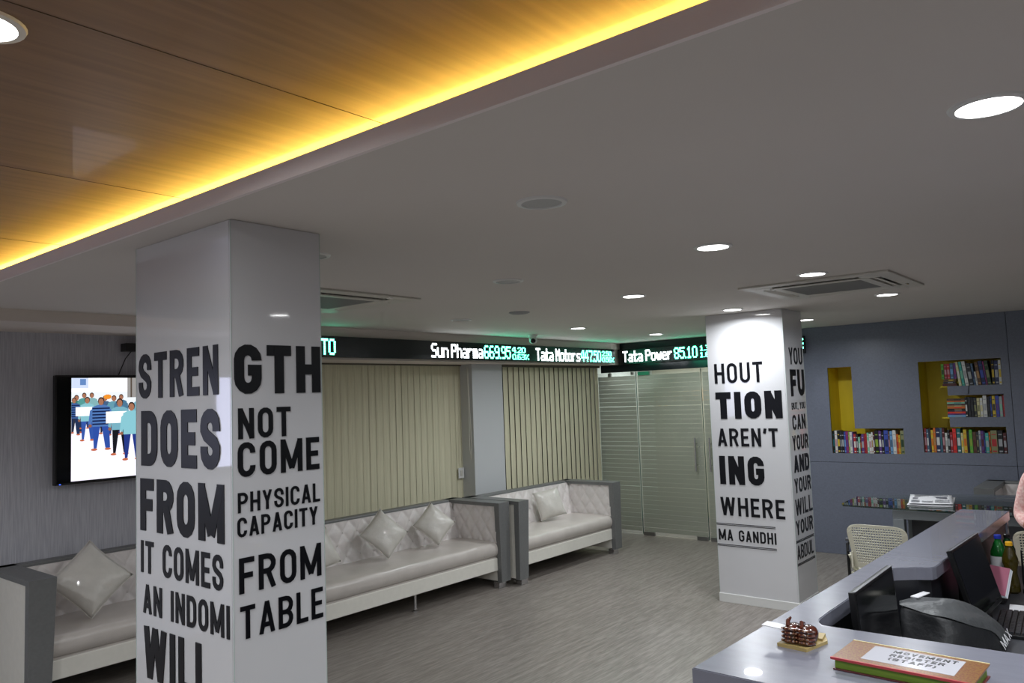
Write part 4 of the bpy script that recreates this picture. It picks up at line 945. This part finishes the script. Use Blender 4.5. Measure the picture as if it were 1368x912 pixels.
# card holder shaped like a pair of cupped wooden hands
M_hw = mat('carved_wood', '5a2413', .2, coat=.6, color2='2a110a', scale=(30, 30, 30))
hd = thing('card_holder', 'carved brown wooden hands card holder on the counter corner', 'card holder', (2.58, .955, 1.0702)); hd.scale = (1.12, 1.12, 1.12)
MB().prism([(-.052, .050), (-.062, -.038), (.045, -.062), (.088, -.043), (.05, .04)], 0, .009).build('base', mat('tan_wood', 'a48f5c', .45), hd)
MB().prism([(.03, -.052), (.088, -.043), (.084, -.02), (.03, -.02)], .009, .016).build('base_step', mat('tan_wood', 'a48f5c', .45), hd)
for s in (0, 1):
    mb = MB(); oy = .018 if s == 0 else -.022
    prof = [(0.0, 0.0), (.020, .002), (.026, .015), (.027, .032), (.022, .048), (.012, .056), (0, .058)]
    mb.lathe(prof, 18, M=T(.0, oy, .008) @ Matrix.Diagonal((1.5, 1.05, .85, 1)), cap=False)
    mb.build('hand', M_hw, hd, True)
    for k in range(4):
        z = .016 + k * .011
        MB().tube([(-.036, oy + .022 - .002 * k, z), (-.044, oy + .004, z + .001), (-.040, oy - .014, z), (-.024, oy - .028, z - .001)], [.0045, .006, .006, .0045], 7).build('finger', M_hw, hd, True)
    MB().tube([(-.02, oy + .01, .05), (.0, oy + .016, .062), (.02, oy + .016, .066 if s == 0 else .056)], [.006, .0065, .004], 8).build('thumb', M_hw, hd, True)
    bs = MB()
    for i in range(4):
        for j in range(4):
            bs.lathe([(0, .0028), (.0026, .0012), (.003, 0)], 6, M=T(-.0475 + .002 * abs(j - 1.5), oy + .018 - .011 * j, .019 + .011 * i) @ R('Y', -90), cap=False)
    b_ = bs.build('beads', mat('bead_tan', '80583c', .3), hd, True); b_['kind'] = 'stuff'
cdx = thing('business_card', 'white card resting edge-on in the wooden hands holder', 'card', (2.565, 1.002, 1.119))
MB().box(-.025, .025, -.066, .066, 0, .003, M=R('X', 3)).build('card', mat('card_white', 'dcdce0', .3), cdx)

# ------------------------------------------------------------------ GLASS TABLE, NEWSPAPERS
M_tglass = mix_mat('table_glass', '8fb0a8', 0.08, 0.005, 1.75)
gt = thing('glass_table', 'glass-topped meeting table with grey frame in front of the slate wall', 'table', (7.3, 1.2, 0))
gp = [(6.90, 2.125), (6.99, 2.16), (7.50, 2.17), (7.80, 1.72), (8.02, 1.25), (8.10, .8), (8.10, .1), (6.80, .1), (6.85, 1.25)]
slab([(a, b) for a, b in gp], .888, .900, .002).build('glass_top', M_tglass, gt)
slab([(6.902, 2.126), (6.908, 2.125), (6.858, 1.25), (6.808, .1), (6.80, .1), (6.849, 1.25)], .8875, .9005, .0005).build('glass_edge', mat('glass_edge_dark', '11231f', .1), gt)
fr = MB().box(6.97, 7.05, .3, 1.755, .80, .872, bev=.004).box(6.97, 7.05, 1.67, 1.755, 0, .80, bev=.004).box(6.97, 7.05, .3, .38, 0, .80, bev=.004)
fr.box(7.45, 7.53, .3, 1.755, .80, .872, bev=.004).box(7.45, 7.53, 1.67, 1.755, 0, .80, bev=.004).box(7.05, 7.45, 1.69, 1.755, .80, .872)
fr.build('frame', mat('frame_grey', '6f7479', .4), gt)
MB().box(7.22, 7.24, .38, 1.67, .25, .80).build('modesty_panel', mat('dark_board', '35363c', .5), gt)
for xx, yy in ((7.01, 1.71), (7.49, 1.71), (7.01, .34)): MB().lathe([(.02, .872), (.02, .888)], 12, M=T(xx, yy, 0)).build('glass_stud', M_chrome, gt, True)
relocal(gt)
def paper(label, cx, cy, z, a, w_, d_, seed, red=False):
    t = thing('newspaper', label, 'newspaper', (cx, cy, z), a, group='newspapers on the glass table'); rnd = random.Random(seed)
    n = 8; V = []; F = []
    for j in range(n + 1):
        for i in range(n + 1):
            u = -1 + 2 * i / n; v = -1 + 2 * j / n; V.append((u * w_ / 2, v * d_ / 2, .005 + .004 * math.sin(2.5 * u + seed) * math.cos(2 * v) + .003))
    for j in range(n):
        for i in range(n): k = j * (n + 1) + i; F.append((k, k + 1, k + n + 2, k + n + 1))
    o = MB().add(V, F).build('sheets', M_paper, t, True); md = o.modifiers.new('s', 'SOLIDIFY'); md.thickness = .006; md.offset = -1
    ink = MB()
    def q(u0, u1, v0, v1):
        ink.add([(u0 * w_ / 2, v0 * d_ / 2, .0158), (u1 * w_ / 2, v0 * d_ / 2, .0158), (u1 * w_ / 2, v1 * d_ / 2, .0158), (u0 * w_ / 2, v1 * d_ / 2, .0158)], [(0, 1, 2, 3)])
    q(-.8, .8, .72, .88); q(-.85, -.3, -.1, .2); q(.0, .75, .1, .5)
    for k in range(9): q(-.9, -.5, -.9 + k * .07, -.87 + k * .07); q(-.4, .1, -.9 + k * .07, -.87 + k * .07); q(.2, .85, -.9 + k * .09, -.87 + k * .09)
    for k in range(5): q(-.8, -.1, .35 + k * .06, .38 + k * .06)
    ink.build('print', mat('newsprint_ink', '5a5c66', .7), t)
    return t
paper('lower newspaper of the pile on the glass table', 7.36, 1.535, .9012, math.radians(-82), .33, .56, 1)
paper('upper newspaper of the pile on the glass table, with dark headlines', 7.35, 1.54, .9125, math.radians(-79), .32, .54, 2)

# ------------------------------------------------------------------ CHAIRS
def office_chair(label, loc, rz, group='ivory perforated chairs'):
    """front faces local +Y; back near local y=-.22"""
    t = thing('office_chair', label, 'chair', loc, rz, group)
    nu, nv = 24, 17; zb, zt = .50, .85
    def S(u, v, hole=0):      # u -1..1, v 0..1
        wdt = .195 + .025 * v
        c = 1.0
        # rounded upper corners
        if v > .82: c = 1 - .16 * ((v - .82) / .18) ** 2.4
        x = u * wdt * c
        if abs(u) > .8 and v > .8: pass
        y = -.22 - .10 * v + .035 * (u * u) ; z = zb + (zt - zb) * v - .018 * (abs(u) ** 4) * v
        return Vector((x, y, z))
    V = []; F = []
    def vert(u, v): V.append(S(u, v)); return len(V) - 1
    for j in range(nv):
        for i in range(nu):
            u0 = -1 + 2 * i / nu; u1 = -1 + 2 * (i + 1) / nu; v0 = j / nv; v1 = (j + 1) / nv
            o = [vert(u0, v0), vert(u1, v0), vert(u1, v1), vert(u0, v1)]
            if 2 <= i < nu - 2 and 2 <= j < nv - 1:
                du = (u1 - u0) * .17; dv = (v1 - v0) * .2; sft = 0
                q = [vert(u0 + du, v0 + dv), vert(u1 - du, v0 + dv), vert(u1 - du, v1 - dv), vert(u0 + du, v1 - dv)]
                for k in range(4): F.append((o[k], o[(k + 1) % 4], q[(k + 1) % 4], q[k]))
            else: F.append(tuple(o))
    b = MB().add(V, F).build('backrest', M_chair, t)
    bm = bmesh.new(); bm.from_mesh(b.data); bmesh.ops.remove_doubles(bm, verts=bm.verts, dist=.0002); bm.to_mesh(b.data); bm.free()
    md = b.modifiers.new('s', 'SOLIDIFY'); md.thickness = .004; md.offset = 0
    # seat
    n = 12; V = []; F = []
    for j in range(n + 1):
        for i in range(n + 1):
            u = -1 + 2 * i / n; v = -1 + 2 * j / n; V.append((u * .225, v * .22 + .02, .455 - .012 * (1 - u * u) - (.03 * max(0, v - .6) ** 1.5)))
    for j in range(n):
        for i in range(n): k = j * (n + 1) + i; F.append((k, k + 1, k + n + 2, k + n + 1))
    s = MB().add(V, F).build('seat', M_chair, t, True); md = s.modifiers.new('s', 'SOLIDIFY'); md.thickness = .025
    for sx in (-1, 1):
        MB().prism([(-.0, -.0), (.03, 0), (.03, .12), (.0, .12)], -.006, .006, M=T(sx * .20, -.235, .50) @ R('Z', 90) @ R('X', 90)).build('back_bracket', M_chair, t)
        MB().tube([(sx * .22, -.21, .60), (sx * .215, -.16, .50), (sx * .20, -.1, .445)], [.02, .022, .018], 8).build('back_bracket', M_chair, t, True)
        MB().tube([(sx * .235, -.20, 0), (sx * .235, -.21, .62)], .012, 8).build('leg', M_black, t, True)
        MB().tube([(sx * .235, .22, 0), (sx * .235, .20, .44), (sx * .22, .0, .44)], .012, 8).build('leg', M_black, t, True)
        MB().tube([(sx * .235, -.21, .60), (sx * .24, -.20, .67), (sx * .245, .02, .68)], .011, 8).build('arm_rail', M_black, t, True)
        MB().box(sx * .245 - .03, sx * .245 + .03, -.14, .14, .68, .705, bev=.008).build('armrest', mat('grey_armrest', '4a4b50', .5), t)
    MB().tube([(-.235, -.2, .15), (.235, -.2, .15)], .009, 8).build('crossbar', M_black, t, True)
    return t
office_chair('ivory perforated chair with black legs just left of the counter, before the glass table', (6.60, 1.715, 0), math.radians(-90))
office_chair('ivory perforated chair at the right edge beyond the counter end', (6.84, .67, 0), math.radians(-86))

# ------------------------------------------------------------------ PERSON at the right edge
def skin_chain(name, V, E, Rr, m, parent, sub=2, smooth=True):
    me = bpy.data.meshes.new(name); me.from_pydata(V, E, []); me.materials.append(m)
    o = bpy.data.objects.new(name, me); COL.objects.link(o); o.parent = parent
    sk = o.modifiers.new('skin', 'SKIN'); sk.use_smooth_shade = True
    for i, r in enumerate(Rr):
        me.skin_vertices[0].data[i].radius = r if isinstance(r, tuple) else (r, r)
    me.skin_vertices[0].data[0].use_root = True
    sb = o.modifiers.new('sub', 'SUBSURF'); sb.levels = sub; sb.render_levels = sub
    return o
pn = thing('person', 'person in a pink patterned top at the right edge, bent elbow showing past the frame', 'person', (6.16, .535, 0), math.radians(90))
# local: +Y is where the person faces?  local frame: x = left/right, y = facing, z = up ; faces -X world, towards the desk
V = [(0, 0, .90), (0, 0, 1.08), (0, .005, 1.24), (0, -.005, 1.36), (0, .0, 1.43), (0, .02, 1.50),
     (.16, -.01, 1.35), (.235, -.02, 1.06), (.17, .17, 1.02), (.14, .25, 1.03),
     (-.16, -.01, 1.35), (-.235, -.02, 1.06), (-.17, .17, 1.02), (-.14, .25, 1.03),
     (.09, 0, .84), (.095, .01, .48), (.09, -.01, .08), (.09, .10, .035), (-.09, 0, .84), (-.095, .01, .48), (-.09, -.01, .08), (-.09, .10, .035)]
E = [(0, 1), (1, 2), (2, 3), (3, 4), (4, 5), (3, 6), (6, 7), (7, 8), (8, 9), (3, 10), (10, 11), (11, 12), (12, 13), (0, 14), (14, 15), (15, 16), (16, 17), (0, 18), (18, 19), (19, 20), (20, 21)]
Rr = [(.13, .10), (.11, .085), (.125, .095), (.10, .07), (.05, .05), (.045, .045), .05, .038, .030, .022, .05, .038, .030, .022, .08, .055, .035, .025, .08, .055, .035, .025]
skin_chain('body', V, E, Rr, M_skin, pn)
# head with face
hm = MB(); n = 22; Vh = []; Fh = []
for j in range(n + 1):
    th = math.pi * j / n
    for i in range(n):
        p = 2 * math.pi * i / n; x = .073 * math.sin(th) * math.cos(p); y = .088 * math.sin(th) * math.sin(p); z = .115 * math.cos(th)
        if z < 0: x *= 1 + .22 * z / .115; y *= 1 + .08 * z / .115
        if y > 0:
            y += .018 * math.exp(-((x / .011) ** 2 + ((z + .018) / .022) ** 2)) - .006 * math.exp(-(((abs(x) - .03) / .014) ** 2 + ((z - .008) / .011) ** 2)) + .005 * math.exp(-((x / .02) ** 2 + ((z + .055) / .009) ** 2))
        Vh.append((x, y, z))
for j in range(n):
    for i in range(n): a = j * n + i; b = j * n + (i + 1) % n; Fh.append((a, b, b + n, a + n))
hm.add([T(0, .03, 1.585) @ Vector(v) for v in Vh], Fh); hd2 = hm.build('head', M_skin, pn, True)
for s in (-1, 1):
    MB().lathe([(0, .009), (.007, .006), (.0095, 0), (.007, -.006), (0, -.009)], 12, M=T(s * .030, .108, 1.592)).build('eye', mat('eye_white', 'e6e2dc', .2), pn, True)
    MB().lathe([(0, .002), (.004, 0)], 10, M=T(s * .030, .1175, 1.592) @ R('X', -90)).build('iris', M_black, pn, True)
    MB().lathe([(0, .02), (.010, .012), (.012, 0), (.007, -.015), (0, -.022)], 10, M=T(s * .076, .025, 1.585) @ Matrix.Diagonal((.5, 1, 1, 1))).build('ear', M_skin, pn, True)
MB().tube([(-.022, .112, 1.532), (0, .118, 1.530), (.022, .112, 1.532)], [.003, .005, .003], 8).build('lips', mat('lips', '8a4a42', .4), pn, True)
hr = MB(); Vh2 = []
for (x, y, z) in Vh: Vh2.append(Vector((x * 1.13, min(y * 1.12, .055) - .006, z * 1.08 + .006)))
hr.add([T(0, .03, 1.585) @ v for v in Vh2], Fh); hr.tube([(0, -.06, 1.6), (0, -.10, 1.5), (0, -.105, 1.36), (0, -.10, 1.2)], [.05, .05, .035, .02], 12); hr.build('hair', M_hair, pn, True)
M_top = mat('pink_print', 'd49a96', .8, color2='e8c9c2', scale=(55, 55, 55), detail=3)
M_kurta = mat('white_pink_print', 'e6d3cb', .8, color2='c96d70', scale=(34, 34, 34), detail=2)
skin_chain('cardigan', [(0, 0, .98), (0, 0, 1.12), (0, .0, 1.25), (0, -.005, 1.37), (.165, -.01, 1.352), (.240, -.02, 1.065), (.175, .15, 1.022), (-.165, -.01, 1.352), (-.240, -.02, 1.065), (-.175, .15, 1.022)],
           [(0, 1), (1, 2), (2, 3), (3, 4), (4, 5), (5, 6), (3, 7), (7, 8), (8, 9)], [(.15, .115), (.14, .11), (.15, .115), (.10, .075), .062, .056, .042, .062, .056, .042], M_top, pn)
tn = MB(); prof = [(.20, .55), (.19, .75), (.17, .95), (.152, 1.08)]
tn.lathe(prof, 28, M=Matrix.Diagonal((1.05, .78, 1, 1)), cap=True).build('tunic', M_kurta, pn, True)
skin_chain('trousers', [(0, 0, .86), (.09, 0, .80), (.095, .01, .48), (.09, -.01, .12), (-.09, 0, .80), (-.095, .01, .48), (-.09, -.01, .12)], [(0, 1), (1, 2), (2, 3), (0, 4), (4, 5), (5, 6)], [.12, .10, .075, .05, .10, .075, .05], mat('dark_trousers', '2b2430', .8), pn)
for s in (-1, 1):
    pv = [(s * .14, .25, 1.03), (s * .125, .30, 1.03), (s * .115, .335, 1.03)]
    skin_chain('palm', pv, [(0, 1), (1, 2)], [(.022, .018), (.032, .014), (.034, .012)], M_skin, pn, 1)
    for k, ln_ in enumerate((.060, .070, .066, .052)):
        bx_ = s * (.115 + .026 - .017 * k); a = [(bx_, .33, 1.03), (bx_ - s * .002, .33 + ln_ * .5, 1.026), (bx_ - s * .004, .33 + ln_ * .8, 1.010), (bx_ - s * .005, .33 + ln_, .992)]
        skin_chain('finger', a, [(0, 1), (1, 2), (2, 3)], [.009, .0085, .008, .007], M_skin, pn, 1)
    skin_chain('thumb', [(s * .105, .285, 1.03), (s * .075, .315, 1.022), (s * .065, .345, 1.012)], [(0, 1), (1, 2)], [.011, .010, .008], M_skin, pn, 1)
    MB().box(s * .09 - .04, s * .09 + .04, -.07, .17, 0, .045, bev=.018).build('shoe', M_black, pn, True)
pn.scale = (.94, .94, .94)

for o in bpy.data.objects:
    if '_l' in o: del o['_l']
